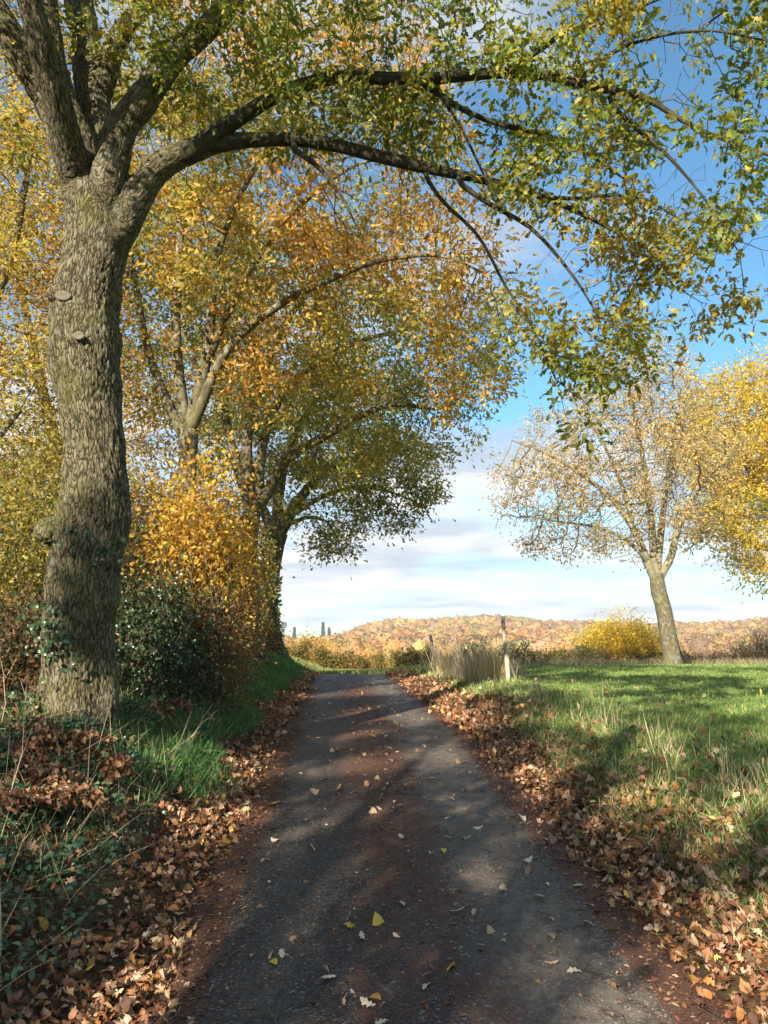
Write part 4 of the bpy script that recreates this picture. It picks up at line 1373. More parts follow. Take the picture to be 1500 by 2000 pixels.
# ivy up the leaning tree and a little on the oak
ivy = []
d4 = 25.5
for i in range(2300):
    t = rng.uniform(0, 1) ** 1.1
    px = 524 + np.clip(rng.normal(0, 11), -20, 20) + (1 - t) * 6; py = 1290 - t * 260
    ivy.append(P(px, py, d4 + rng.normal(0, .12)))
ivy = np.array(ivy)
R = frames(unit(np.stack([rng.normal(0, .8, len(ivy)), -np.ones(len(ivy)), rng.normal(0.3, .6, len(ivy))], 1)), rng.uniform(0, 6, len(ivy)))
V, F, c = scatter(OVAL, ivy, R, rng.uniform(.08, .15, len(ivy)), pick([(0.10, 0.12, 0.03), (0.18, 0.17, 0.045), (0.28, 0.23, 0.06)], len(ivy)))
mesh_np('ivy', V, F, M_IVY, t4, {'col': c})
iv = []
for (px, py, sx, sy, n) in [(95, 1235, 22, 34, 120), (150, 1050, 40, 10, 26), (215, 1085, 16, 9, 16)]:
    for i in range(n):
        iv.append(P(px + rng.normal(0, sx), py + rng.normal(0, sy), 6.62 - abs(rng.normal(0, .05))))
iv = np.array(iv)
R = frames(unit(np.stack([rng.normal(0, .5, len(iv)), -np.ones(len(iv)), rng.normal(0.4, .4, len(iv))], 1)), rng.uniform(0, 6, len(iv)))
V, F, c = scatter(OVAL, iv, R, rng.uniform(.035, .07, len(iv)), pick([(0.03, 0.06, 0.02), (0.05, 0.09, 0.03)], len(iv)))
mesh_np('ivy', V, F, M_IVY, oak, {'col': c})


# hedge and plants at the far end of the lane and of the meadow
HEDGE = [(0.11, 0.14, 0.03), (0.20, 0.19, 0.05), (0.16, 0.08, 0.04), (0.30, 0.22, 0.06)]
def hedge(name, label, x0, x1, y, h, n, cols, size=.11, thick=.5, w=None):
    root = empty(name, ((x0 + x1) / 2, y, float(H((x0 + x1) / 2, y))), label, 'hedge')
    L = x1 - x0
    ns = int(L * 9)
    Vs, Fs, Bs, off = [], [], [], 0
    sxx = rng.uniform(x0, x1, ns); sy = y + rng.normal(0, thick * .5, ns)
    top = h * (1 + .16 * np.sin(sxx * 1.3) + .12 * np.sin(sxx * 3.1 + 1)) * rng.uniform(.75, 1.15, ns)
    for a, b, t in zip(sxx, sy, top):
        z0 = float(H(a, b)) - .1
        V, F, B = tube([(a, b, z0), (a + rng.normal(0, .06), b, z0 + t * .6), (a + rng.normal(0, .15), b, z0 + t + .15)], [.014, .01, .005], 3)
        Vs.append(V); Fs.append(F + off); Bs.append(B); off += len(V)
    mesh_np('stems', np.concatenate(Vs), np.concatenate(Fs), M_TWIG, root, {'bk': np.concatenate(Bs)})
    ids = rng.integers(0, ns, n)
    t = rng.uniform(0, 1, n) ** .8
    pos = np.stack([sxx[ids] + rng.normal(0, .12, n), sy[ids] + rng.normal(0, thick * .35, n), 0 * t], 1)
    pos[:, 2] = H(pos[:, 0], pos[:, 1]) + t * top[ids] + .02
    R = frames(unit(rng.normal(0, 1, (n, 3)) + np.array([0, -.4, .6])), rng.uniform(0, 6, n))
    V, F, c = scatter(SIMPLE, pos, R, size * rng.uniform(.6, 1.4, n), pick(cols, n, w))
    mesh_np('foliage', V, F, M_LEAF, root, {'col': c})
    return root


shrub('gold_shrub', 'broad golden olive shrub filling the gap right behind the furrowed trunk', 'shrub', C2(285, 15.5), 1.5, 1.2, 4.6, 90, 12000, .10, YGRN + GOLD[:3], None, M_LEAF, 'mid', clump=.24, fill=.7, vert=.35)
shrub('gold_shrub', 'broad yellow green shrub seen low between the picture edge and the furrowed trunk', 'shrub', C2(50, 13.5), 1.5, 1.2, 4.6, 90, 12000, .09, YGRN + GOLD[:3], None, M_LEAF, 'mid', clump=.24, fill=.7, vert=.35)
shrub('hazel_shrub', 'rusty gold shrub behind the glowing yellow one, against the crooked oak', 'shrub', C2(398, 17.5), .9, 1.4, 4.3, 70, 9000, .10, [(0.40, 0.22, 0.05), (0.50, 0.32, 0.06), (0.30, 0.17, 0.05)], None, M_LEAF, 'mid', clump=.22, fill=.7, vert=.3)
hedge('hedge', 'low clipped hedge of green, yellow and reddish leaves closing the end of the lane', -6.5, 2.8, 41, .92, 16000, HEDGE)
hedge('hedge', 'grey brown hedge of bare twigs and bramble along the far right of the meadow', 11.0, 31, 44, 1.0, 16000, [(0.16, 0.09, 0.06), (0.24, 0.15, 0.10), (0.11, 0.10, 0.04)], .12)
hedge('hedge', 'low weedy hedge of dull green leaves along the far side of the meadow', 2.8, 11.0, 42.5, .95, 9000, [(0.13, 0.13, 0.05), (0.20, 0.14, 0.08), (0.28, 0.22, 0.12)], .12)
gsh = 'young green bushes beyond the meadow'
for (px, d, rx, h, lab) in [(921, 40, .75, 1.35, 'young green bush right of the end of the lane, between the two fence posts'),
                            (1008, 40, .8, 1.45, 'green bush just right of the tall leaning fence post'),
                            (1085, 41, .7, 1.2, 'smallest green bush left of the bright yellow bush'),
                            (1150, 41, .85, 1.45, 'twiggy green bush touching the bright yellow bush')]:
    shrub('green_bush', lab, 'bush', C2(px, d), rx, .7, h, 34, 1700, .13, [(0.10, 0.12, 0.03), (0.17, 0.16, 0.04), (0.24, 0.18, 0.06)], None, M_LEAF, 'simple', gsh, clump=.12, fill=.5, vert=.15, stem_r=.012)
shrub('yellow_bush', 'round bright yellow bush in leaf left of the smooth meadow trunk', 'bush', C2(1216, 45), 2.5, 1.8, 3.7, 90, 22000, .15, [(0.62, 0.47, 0.04), (0.55, 0.38, 0.035), (0.48, 0.40, 0.05)], None, M_LEAF, 'simple', clump=.26, fill=.5, vert=.45, stem_r=.02)
shrub('bare_bush', 'tall thin pinkish brown bush at the far right behind the meadow', 'bush', C2(1488, 58), 2.6, 2, 4.2, 120, 6000, .14, [(0.40, 0.25, 0.14), (0.33, 0.2, 0.12)], None, M_LEAF, 'simple', clump=.32, fill=.4, vert=.4, stem_r=.03)
shrub('bare_bush', 'low wine brown bush right of the smooth meadow trunk', 'bush', C2(1362, 56), 3.0, 2, 2.3, 90, 7000, .14, [(0.26, 0.15, 0.11), (0.33, 0.2, 0.14)], None, M_LEAF, 'simple', clump=.3, fill=.5, vert=.3, stem_r=.02)
fb = 'golden bushes standing behind the lane-end hedge'
for (px, d, rx, h, lab, cc) in [(600, 62, 3.0, 3.0, 'orange gold bushy tree behind the hedge beside the leaning oak', (0.46, 0.28, 0.06)),
                                (690, 70, 3.2, 3.4, 'rusty orange bushy tree behind the middle of the lane-end hedge', (0.45, 0.22, 0.05)),
                                (800, 75, 3.4, 4.2, 'yellow green bushy tree behind the hedge, left of the short fence post', (0.40, 0.34, 0.08)),
                                (890, 80, 3.2, 3.6, 'pale orange bushy tree behind the gap between the fence posts', (0.45, 0.28, 0.10)),
                                (1070, 78, 3.6, 3.8, 'yellow green bushy tree between the tall post and the yellow bush', (0.42, 0.36, 0.10))]:
    c0 = C2(px, d)
    shrub('bushy_tree', lab, 'tree', c0, rx, 2.2, h + .9, 50, 5200, .24, [cc, tuple(v * .75 for v in cc), tuple(min(1, v * 1.2) for v in cc)], None, M_LEAF, 'simple', fb, clump=.42, fill=.4, vert=.4, stem_r=.04)

# ------------------------------------------------------------------ fence posts, wire, sign


def rough_post(px0, py0, px1, py1, d, r, label, mat, group='fence posts', name='fence_post', tiltd=0.0):
    a = P(px0, py0, d); b = P(px1, py1, d + tiltd)
    a[2] -= .25
    root = empty(name, (a[0], a[1], a[2] + .25), label, 'fence post', group)
    n = 26
    t = np.linspace(0, 1, n)[:, None]
    pts = a + (b - a) * t
    pts[:, 0] += .012 * np.sin(t[:, 0] * 5)
    V, F, B = tube(pts, r * (1 - .12 * t[:, 0]), 14)
    nz = np.array([mnoise.noise(Vector((v[0] * 14, v[1] * 14, v[2] * 2))) for v in V])
    ctr = pts[np.repeat(np.arange(n), 14)]
    V = V + unit(V - ctr) * (nz[:, None] * r * .35)
    # slanted top
    top = V[-14:].copy(); cT = top.mean(0) + np.array([0, 0, .01])
    V = np.concatenate([V, cT[None]])
    k = len(V) - 1
    FF = [tuple(int(q) for q in row) for row in F] + [((n - 1) * 14 + j, (n - 1) * 14 + (j + 1) % 14, k) for j in range(14)]
    me = bpy.data.meshes.new('post'); me.from_pydata((V - np.array(root.location)).tolist(), [], FF); me.update()
    me.polygons.foreach_set('use_smooth', np.ones(len(me.polygons), bool))
    me.materials.append(mat)
    o = bpy.data.objects.new('stake', me); COL.objects.link(o); o.parent = root
    # wire staple and insulator near the top
    c = a + (b - a) * .86
    V, F, B = tube([c + np.array((0, -r * .7, 0)), c + np.array((0, -r * 1.25, .0)), c + np.array((0, -r * 1.6, .01))], [.012, .02, .008], 8)
    mesh_np('insulator', V, F, M_POSTD, root, {'bk': B})
    return a, b


pa, pb = rough_post(994, 1345, 983, 1204, 15.5, .045, 'tall pale weathered fence post leaning left at the meadow edge', M_POST)
qa, qb = rough_post(848, 1306, 842, 1240, 28.0, .065, 'grey weathered fence post with a slanting brace at the end of the lane', M_POSTG)
rough_post(862, 1302, 848, 1256, 28.0, .035, 'thin slanting brace leaning on the post at the end of the lane', M_POST, 'fence posts', 'brace_post')
rough_post(832, 1306, 831, 1281, 26.5, .05, 'short black marker post beside the end of the lane', M_POSTD, 'fence posts', 'marker_post')
ra, rb = rough_post(1338, 1303, 1325, 1262, 33, .06, 'dark post leaning left just right of the smooth meadow trunk', M_POSTD)
sa, sb = rough_post(1640, 1318, 1634, 1262, 29, .06, 'fence post just outside the right of the picture', M_POSTD)


def wire(p0, p1, sag, label):
    n = 24
    t = np.linspace(0, 1, n)[:, None]
    pts = p0 + (p1 - p0) * t
    pts[:, 2] -= sag * 4 * (t * (1 - t))[:, 0]
    V, F, B = tube(pts, np.full(n, .0055), 5)
    o = mesh_np('fence_wire', V, F, M_WIRE)
    o.data.attributes.new('bk', 'FLOAT_VECTOR', 'POINT')
    return tag(o, label, 'wire', 'fence wires')


fr = lambda a, b, t: a + (b - a) * t
wire(fr(pa, pb, .8), fr(ra, rb, .45), .06, 'thin dark wire sagging from the tall pale post to the dark meadow post')
wire(fr(ra, rb, .45), fr(sa, sb, .45), .1, 'thin dark wire running right from the dark meadow post')
wire(fr(pa, pb, .8), fr(qa, qb, .8), .05, 'thin dark wire from the tall pale post to the braced post')

b = P(553, 1296, 46.0)
sg = empty('road_sign', (b[0], b[1], b[2]), 'small dark road sign on a pole at the lane end beside the leaning oak', 'sign')
tp = P(554, 1216, 46.0)
V, F, B = tube([(b[0], b[1], b[2] - .5), (b[0], b[1], tp[2])], [.04, .04], 10)
mesh_np('pole', V, F, M_SIGN, sg, {'bk': B})
cx_, cz_ = b[0] + .02, tp[2] - .14
V = []
for y in (b[1] - .05, b[1] - .075):
    for k in range(20):
        a = k / 20 * 6.283
        ca, sa_ = math.cos(a), math.sin(a)
        e = .17 / max(abs(ca), abs(sa_)) * (1 - .12 * (abs(ca * sa_) * 2) ** 3)
        V.append((cx_ + ca * e * .95, y, cz_ + sa_ * e * 1.15))
FF = [tuple(range(20)), tuple(range(39, 19, -1))] + [(k, 20 + k, 20 + (k + 1) % 20, (k + 1) % 20) for k in range(20)]
me = bpy.data.meshes.new('sign_plate'); me.from_pydata((np.array(V) - np.array(sg.location)).tolist(), [], FF); me.materials.append(M_SIGN)
o = bpy.data.objects.new('sign_plate', me); COL.objects.link(o); o.parent = sg


# ------------------------------------------------------------------ leaf litter, grass, ground cover
def area(n, umin, umax, ymin, ymax, dens=None, ypow=1.0):
    """random points in lane coordinates; dens(u, y) in 0..1 keeps some of them"""
    y = ymin + (ymax - ymin) * rng.uniform(0, 1, n) ** ypow
    u = rng.uniform(umin, umax, n)
    if dens is not None:
        k = rng.uniform(0, 1, n) < dens(u, y)
        u, y = u[k], y[k]
    x = u * widen(y) + xc(y)
    # what the camera (or one a step to its side) can see
    k = (np.abs(x) < .62 * (y + .6) + 1.2)
    return x[k], y[k], u[k]


LIT = [(0.25, 0.115, 0.055), (0.34, 0.19, 0.10), (0.16, 0.07, 0.035), (0.46, 0.32, 0.20), (0.10, 0.05, 0.027), (0.34, 0.145, 0.05), (0.60, 0.42, 0.10)]
LW = [4, 5, 4, 4, 3, 2, .35]


def npatch(x, y, f, o=0.0):
    return np.array([mnoise.noise(Vector((a * f + o, b * f, o))) for a, b in zip(x, y)])


def litter(name, label, n, umin, umax, ymin, ymax, dens, sizes, templ, ypow=1.0, lift=.05, cols=LIT, w=LW, tilt=.5, jit=.2, surf=None):
    x, y, u = area(n, umin, umax, ymin, ymax, dens, ypow)
    parts = []
    tid = rng.integers(0, len(templ), len(x))
    for k, T in enumerate(templ):
        s = tid == k
        m = s.sum()
        if m == 0: continue
        z = (surf or H)(x[s], y[s]) + rng.uniform(0.004, 1, m) ** 2 * lift + .006
        nr = unit(rng.normal(0, tilt, (m, 3)) + np.array([0, 0, 1]))
        nr *= np.where(rng.uniform(0, 1, (m, 1)) < .5, 1, 1)
        R = frames(nr, rng.uniform(0, 6.283, m))
        flip = rng.uniform(0, 1, m) < .5
        R[flip, :, 1] *= -1; R[flip, :, 2] *= -1
        sz = rng.uniform(sizes[0], sizes[1], m)
        parts.append(scatter(T, np.stack([x[s], y[s], z], 1), R, sz, pick(cols, m, w, jit)))
    V, F, c = merge(parts)
    o = mesh_np(name, V, F, M_DRY, attrs={'col': c})
    return tag(o, label, 'leaf litter', kind='stuff')


def dl(u, y):
    """litter density: strips on both sides of the lane"""
    a = np.abs(u)
    side = smooth(1.06, 1.34, a + .05 * np.sin(y * 2.3 + u))
    wl = np.where(u < 0, 2.0 - .30 * smooth(3.8, 5.0, y) - .15 * smooth(6, 9, y), 2.0 + .10 * np.exp(-((y - 3.6) / 2.2) ** 2) - .15 * smooth(9, 16, y))
    return side * (1 - smooth(wl - .5, wl + .35, a + .25 * np.sin(y * 1.1 + 2 * u)))


near_t = [OAK, OAK_CURL, OAK_CURL, OVAL_CURL, OAK_CURL, OVAL, MAPLE]
litter('fallen_leaves', 'thick drift of brown oak leaves along the left edge of the lane', 27000, -3.2, -.9, 2.2, 9.5, dl, (.035, .078), near_t, 1.3, .042, tilt=.4)
litter('fallen_leaves', 'thick drift of brown and tan oak leaves along the right edge of the lane', 30000, .9, 3.6, 2.2, 9.5, dl, (.035, .078), near_t, 1.3, .042, tilt=.4)
litter('fallen_leaves', 'brown leaf strip along the far left of the lane', 42000, -3.0, -.85, 9.5, 27, dl, (.05, .09), [OAK_MID, OVAL_CURL], 1.1, .06)
litter('fallen_leaves', 'brown leaf strip along the far right of the lane', 48000, .85, 3.4, 9.5, 27, dl, (.05, .09), [OAK_MID, OVAL_CURL], 1.1, .10)
# leaves caught in the grass and on the banks
litter('fallen_leaves', 'sparse brown leaves caught in the grass of the meadow edge', 12000, 1.8, 6.5, 2.5, 16, lambda u, y: .9 * np.exp(-(u - 1.8) / 1.0) * (1.3 - smooth(6, 9, y)), (.055, .10), [OAK, OAK_CURL, MAPLE], 1.3, .13, tilt=.8)
litter('fallen_leaves', 'brown leaves scattered over the weedy left bank', 9000, -6, -1.8, 2.2, 15, lambda u, y: .42 + .5 * np.exp((u + 1.8) / .25), (.045, .085), [OAK, OAK_CURL, MAPLE], 1.3, .14, tilt=.8)
# crumbs of leaf, bark and grit on the lane itself
x, y, u = area(90000, -1.25, 1.25, 2.2, 18, lambda u, y: np.clip(.07 + .35 * np.exp(-(u / .28) ** 2) * smooth(3, 8, y) + .95 * smooth(.8, 1.1, np.abs(u)), 0, 1), 1.6)
n = len(x)
R = frames(unit(rng.normal(0, .25, (n, 3)) + np.array([0, 0, 1])), rng.uniform(0, 6.28, n))
sz = .006 + .040 * rng.uniform(0, 1, (n, 1)) ** 3.5 + .012 * rng.uniform(0, 1, (n, 1)) * np.array([[1, .8, 1]]) * rng.uniform(.5, 1.2, (n, 3))
V, F, c = scatter(SIMPLE, np.stack([x, y, road_z(x, y) + .004], 1), R, sz, pick([(0.20, 0.09, 0.045), (0.30, 0.16, 0.08), (0.10, 0.05, 0.03), (0.42, 0.30, 0.19)], n, [4, 3, 3, 1.2]))
tag(mesh_np('leaf_crumbs', V, F, M_DRY, attrs={'col': c}), 'fine brown crumbs of leaf and twig strewn over the asphalt', 'debris', kind='stuff')

# single leaves lying on the lane
GL = 'single leaves lying on the asphalt'
lm_cache = {}


def lane_leaf(x, y, size, T, col, label, rz, tilt=.12):
    key = (id(T[0]), tuple(np.round(col, 3)))
    if key not in lm_cache:
        V, F = T
        me = bpy.data.meshes.new('fallen_leaf')
        me.from_pydata(V.tolist(), [], F.tolist())
        a = me.attributes.new('col', 'FLOAT_COLOR', 'POINT')
        a.data.foreach_set('color', np.tile([*col, 1.0], len(V)).astype(np.float32))
        me.polygons.foreach_set('use_smooth', np.ones(len(me.polygons), bool))
        me.materials.append(M_DRY)
        lm_cache[key] = me
    o = bpy.data.objects.new('fallen_leaf', lm_cache[key])
    o.location = (x, y, float(road_z(x, y)) + .012 + size * .05)
    o.rotation_euler = (rng.normal(0, tilt), rng.normal(0, tilt), rz)
    if rng.uniform() < .4: o.rotation_euler.x += math.pi
    o.scale = (size,) * 3
    COL.objects.link(o)
    tag(o, label, 'leaf', GL)


def on_lane(px, py):
    """the lane point seen at a photo pixel"""
    lo, hi = 2.0, 27.0
    for _ in range(40):
        mid = (lo + hi) / 2
        p = P(px, py, mid)
        if p[2] > road_z(p[0], p[1]): lo = mid
        else: hi = mid
    p = P(px, py, lo)
    return p[0], p[1]


cy_, cp_, cb_, ct_ = (0.62, 0.42, 0.07), (0.62, 0.52, 0.36), (0.34, 0.19, 0.10), (0.48, 0.33, 0.20)
MARK = [(545, 1645, .085, OVAL, cp_, 'cream leaf at the left of the lane, uppermost of a little cluster'), (865, 1660, .07, OVAL, cy_, 'small orange yellow leaf in the dark middle of the lane'),
        (868, 1638, .10, OAK, ct_, 'tan oak leaf just above the small orange yellow one'), (790, 1642, .09, OAK, cp_, 'pale oak leaf left of the small orange yellow one'),
        (750, 1795, .10, OVAL_CURL, cy_, 'curled yellow leaf standing out in the near dark middle of the lane'), (675, 1808, .08, MAPLE, cy_, 'yellow lobed leaf left of the curled yellow one'),
        (549, 1857, .08, OAK, cp_, 'pale lobed leaf above the round yellow leaf near the left edge'), (540, 1888, .07, OVAL, cy_, 'round yellow leaf on the near left part of the lane'),
        (632, 1912, .09, MAPLE, cp_, 'cream maple leaf in the near left middle of the lane'), (685, 1941, .09, OAK, cp_, 'pale oak leaf right of the cream maple leaf'),
        (672, 1963, .08, OAK_CURL, ct_, 'curled tan leaf at the bottom middle of the lane'), (827, 1937, .10, OAK, cp_, 'pale jagged oak leaf at the bottom centre of the lane'),
        (745, 1957, .08, OVAL, (0.5, 0.25, 0.06), 'orange brown leaf at the very bottom centre'), (873, 1897, .08, OVAL_CURL, cy_, 'curled yellow leaf right of the bottom centre'),
        (878, 1785, .09, OAK, cp_, 'pale ragged leaf right of the curled yellow one'), (947, 1592, .08, OAK, cb_, 'brown leaf on the sunlit right wheel track, far part'),
        (1040, 1678, .10, OAK, cp_, 'pair-shaped cream leaf on the right wheel track'), (1047, 1752, .08, MAPLE, ct_, 'tan star shaped leaf on the right wheel track'),
        (1127, 1735, .09, MAPLE, (.40, .44, .30), 'grey green leaf near the right edge of the lane'), (886, 1742, .07, OVAL, cp_, 'small cream leaf right of the lane middle'),
        (1070, 1825, .08, OAK, cb_, 'reddish brown leaf on the near right wheel track'), (985, 1840, .07, OAK, ct_, 'small tan leaf left of the near right wheel track'),
        (1027, 1603, .09, OVAL_CURL, cp_, 'bright cream curled leaf at the right of the lane, halfway up'), (715, 1437, .13, OAK, cy_, 'yellow leaf in the far middle of the lane'),
        (625, 1525, .10, OVAL, cy_, 'yellow leaf at the far left of the lane'), (530, 1575, .12, MAPLE, cy_, 'yellow leaf at the sunny left edge of the lane')]
for (px, py, s, T, col, lab) in MARK:
    x, y = on_lane(px, py)
    lane_leaf(x, y, s, T, col, lab, rng.uniform(0, 6.28))
KINDS = [(OAK, ct_, 'tan oak leaf lying loose on the dark asphalt, one of many such', 6), (OAK_CURL, cb_, 'small curled brown leaf lying loose on the asphalt, one of many such', 6),
         (OAK, cp_, 'pale cream oak leaf lying loose on the asphalt, one of many such', 5), (OVAL_CURL, ct_, 'small rolled tan leaf lying loose on the asphalt, one of many such', 4)]
kw = np.array([k[3] for k in KINDS], float); kw /= kw.sum()
for i in range(265):
    y = 3.0 + 22 * rng.uniform() ** 1.25
    u = rng.uniform(-1.12, 1.12)
    k = KINDS[rng.choice(len(KINDS), p=kw)]
    lane_leaf(u + float(xc(y)), y, rng.uniform(.04, .085) * (1 + y * .012), k[0], k[1], k[2], rng.uniform(0, 6.28))


def blades(name, label, cat, n, umin, umax, ymin, ymax, dens, hgt, wid, cols, w=None, ypow=1.0, tilt=.35, tuft=0, surf=None):
    x, y, u = area(n, umin, umax, ymin, ymax, dens, ypow)
    if tuft:
        k = max(1, len(x) // tuft)
        ids = rng.integers(0, k, len(x))
        x = x[:k][ids] + rng.normal(0, .025, len(x)); y = y[:k][ids] + rng.normal(0, .025, len(y))
    n = len(x)
    z = H(x, y) - .01
    parts = []
    tid = rng.integers(0, 3, n)
    for k, bnd in enumerate((.15, .5, .9)):
        s = tid == k; m = s.sum()
        nr = unit(rng.normal(0, tilt, (m, 3)) + np.array([0, 0, 1]))
        R = frames(nr, rng.uniform(0, 6.28, m))
        hh = rng.uniform(hgt[0], hgt[1], m)
        ww = rng.uniform(wid[0], wid[1], m) * (1 + y[s] * .06)
        parts.append(scatter(blade_template(bnd), np.stack([x[s], y[s], z[s]], 1), R, np.stack([hh, ww, hh], 1), pick(cols, m, w, .2)))
    V, F, c = merge(parts)
    o = mesh_np(name, V, F, M_GRASS, attrs={'col': c})
    if cat: tag(o, label, cat, kind='stuff')
    return o


GR = [(0.13, 0.22, 0.05), (0.20, 0.29, 0.065), (0.09, 0.17, 0.045), (0.34, 0.35, 0.14)]
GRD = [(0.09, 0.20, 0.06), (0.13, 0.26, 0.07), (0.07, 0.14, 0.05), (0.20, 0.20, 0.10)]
STRAW = [(0.55, 0.43, 0.26), (0.66, 0.54, 0.35), (0.42, 0.31, 0.19)]
fdens = lambda u, y: smooth(1.5, 2.5, u + .3 * np.sin(y * 1.3) + .2 * np.sin(u * 5 + y * 3))
blades('meadow_grass', 'short green grass of the meadow', 'grass', 70000, 1.6, 9, 3, 10, fdens, (.04, .10), (.004, .007), GR, None, 1.1, tuft=5)
blades('meadow_grass', 'short green grass of the farther meadow', 'grass', 150000, 1.8, 24, 10, 34, lambda u, y: fdens(u, y), (.03, .075), (.006, .010), GR, None, 1.15, tuft=5)
blades('verge_grass', 'short grass and straw poking through the leaf drift on the right', 'grass', 16000, 1.35, 2.6, 2.6, 14, lambda u, y: smooth(1.35, 1.9, u), (.05, .14), (.003, .006), GR + STRAW, [4, 3, 4, 2, 2, 2, 2], 1.3, tilt=.6, tuft=9)
blades('verge_grass', 'long tangled grass and straw between the leaves and the meadow', 'grass', 34000, 1.5, 3.4, 2.6, 22, lambda u, y: smooth(1.6, 2.0, u) * (1 - smooth(2.8, 3.4, u)), (.06, .18), (.004, .007), GR + STRAW[:2], [4, 3, 4, 2, 1.4, 1], 1.2, tilt=.5, tuft=14)
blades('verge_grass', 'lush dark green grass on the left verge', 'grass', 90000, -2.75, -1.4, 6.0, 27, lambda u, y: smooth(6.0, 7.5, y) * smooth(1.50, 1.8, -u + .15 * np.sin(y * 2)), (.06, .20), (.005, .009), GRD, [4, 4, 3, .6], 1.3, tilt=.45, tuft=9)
blades('verge_grass', 'thin mixed grass on the near left bank', 'grass', 17000, -5, -1.7, 2.2, 8, lambda u, y: smooth(1.7, 2.3, -u) * .8, (.05, .2), (.003, .006), GRD + STRAW, [2, 2, 2, 1, 1.2, 1, 1.6], 1.2, tilt=.6, tuft=7)
blades('dry_grass', 'pale dead grass stalks tangled over the left bank', 'grass', 1500, -5, -1.75, 2.6, 9, lambda u, y: np.ones_like(u), (.2, .55), (.003, .005), STRAW, None, 1.1, tilt=.9)
blades('rough_grass', 'sunlit rough grass beyond the end of the lane', 'grass', 26000, -6, 4, 26.8, 40, lambda u, y: np.where((np.abs(u) < 1.3) & (y < 28), 0, 1), (.06, .16), (.008, .014), [(0.20, 0.24, 0.07), (0.32, 0.30, 0.12), (0.14, 0.18, 0.05)], None, 1.0, tuft=6)
blades('rough_grass', 'greyish dead grass along the far side of the meadow', 'grass', 24000, 3.5, 30, 36, 43, lambda u, y: np.ones_like(u), (.15, .5), (.006, .010), [(0.34, 0.25, 0.17), (0.26, 0.2, 0.13), (0.18, 0.19, 0.08)], None, 1.0, tuft=8)


# weeds: broad soft leaves low on the banks
def weeds(name, label, n, cx0, cy0, rx, ry, size, cols, hmax, T=OVAL, mat=None):
    x = cx0 + rng.normal(0, rx, n); y = cy0 + rng.normal(0, ry, n)
    k = (np.abs(x - xc(y)) > 1.75)
    x, y = x[k], y[k]; n = len(x)
    nz = np.array([mnoise.noise(Vector((a * 2.6, b * 2.6, 4))) for a, b in zip(x, y)])
    k = nz > -.15
    x, y, nz = x[k], y[k], nz[k]; n = len(x)
    z = H(x, y) + rng.uniform(.01, 1, n) * hmax * np.clip(nz + .5, .2, 1)
    R = frames(unit(rng.normal(0, .45, (n, 3)) + np.array([0, -.2, 1])), rng.uniform(0, 6.28, n))
    V, F, c = scatter(T, np.stack([x, y, z], 1), R, size * rng.uniform(.5, 1.3, n), pick(cols, n))
    return tag(mesh_np(name, V, F, mat or M_IVY, attrs={'col': c}), label, 'ground cover', kind='stuff')


IV = [(0.035, 0.085, 0.035), (0.05, 0.11, 0.045), (0.03, 0.06, 0.03), (0.09, 0.14, 0.07)]
weeds('ivy_cover', 'bluish green ivy and nettles low at the left edge of the picture', 17000, -2.65, 4.6, .5, 1.2, .042, IV, .26)
weeds('ivy_cover', 'dark ivy round the foot of the furrowed oak and along the thicket', 5200, -2.6, 8.2, .6, 1.3, .055, IV, .28)
weeds('clover_weeds', 'small green weeds at the right meadow edge', 1500, 2.9, 4.2, .5, .7, .06, [(0.06, 0.13, 0.03), (0.08, 0.16, 0.05)], .08)
# brown bracken at the foot of the oak
BR = [(0.24, 0.11, 0.05), (0.17, 0.08, 0.04), (0.36, 0.20, 0.10), (0.13, 0.07, 0.04)]


def bracken(x0, y0, label, nf=9, ln=.6):
    z0 = float(H(x0, y0))
    r = empty('bracken', (x0, y0, z0), label, 'fern', 'dead bracken at the foot of the big oak')
    Vs, Fs, Bs, off = [], [], [], 0
    lv = []
    for i in range(nf):
        a = rng.uniform(0, 6.28); L = ln * rng.uniform(.6, 1.2); el = rng.uniform(.2, 1.0)
        t = np.linspace(0, 1, 12)
        pts = np.stack([x0 + math.cos(a) * L * t * math.cos(el), y0 + math.sin(a) * L * t * math.cos(el), z0 - .02 + L * (t * math.sin(el) - .55 * t ** 2.2) + .04], 1)
        V, F, B = tube(pts, np.linspace(.006, .002, 12), 4)
        Vs.append(V); Fs.append(F + off); Bs.append(B); off += len(V)
        side = np.array([-math.sin(a), math.cos(a), 0])
        for k in range(3, 12):
            for s in (-1, 1):
                wl = L * .34 * (1 - k / 13) + .03
                for q in np.linspace(.15, 1, 5):
                    lv.append((pts[k] + side * s * wl * q + np.array([0, 0, -.05 * q * q]), side * s * .6 + np.array([math.cos(a), math.sin(a), -.2]), wl))
    mesh_np('stems', np.concatenate(Vs), np.concatenate(Fs), M_TWIG, r, {'bk': np.concatenate(Bs)})
    pos = np.array([l[0] for l in lv]) + rng.normal(0, .008, (len(lv), 3)); dx = np.array([l[1] for l in lv])
    V, F, c = scatter(OVAL_CURL, pos, frames_x(dx + rng.normal(0, .25, dx.shape), rng.normal(0, .7, len(dx))), rng.uniform(.03, .06, len(dx)), pick(BR, len(dx)))
    mesh_np('fronds', V, F, M_DRY, r, {'col': c})


for (px, d, lab) in [(105, 6.2, 'dull brown dead bracken directly in front of the furrowed trunk'), (30, 6.0, 'dead bracken at the left edge, nearer than the furrowed trunk'),
                     (-20, 6.9, 'dead bracken leaving the picture on the left'), (180, 5.9, 'low dead bracken right below the furrowed trunk'),
                     (285, 8.2, 'dead bracken under the dark bramble leaves'), (60, 5.3, 'nearest clump of dead bracken on the left bank')]:
    bracken(P(px, 1400, d)[0], d, lab)


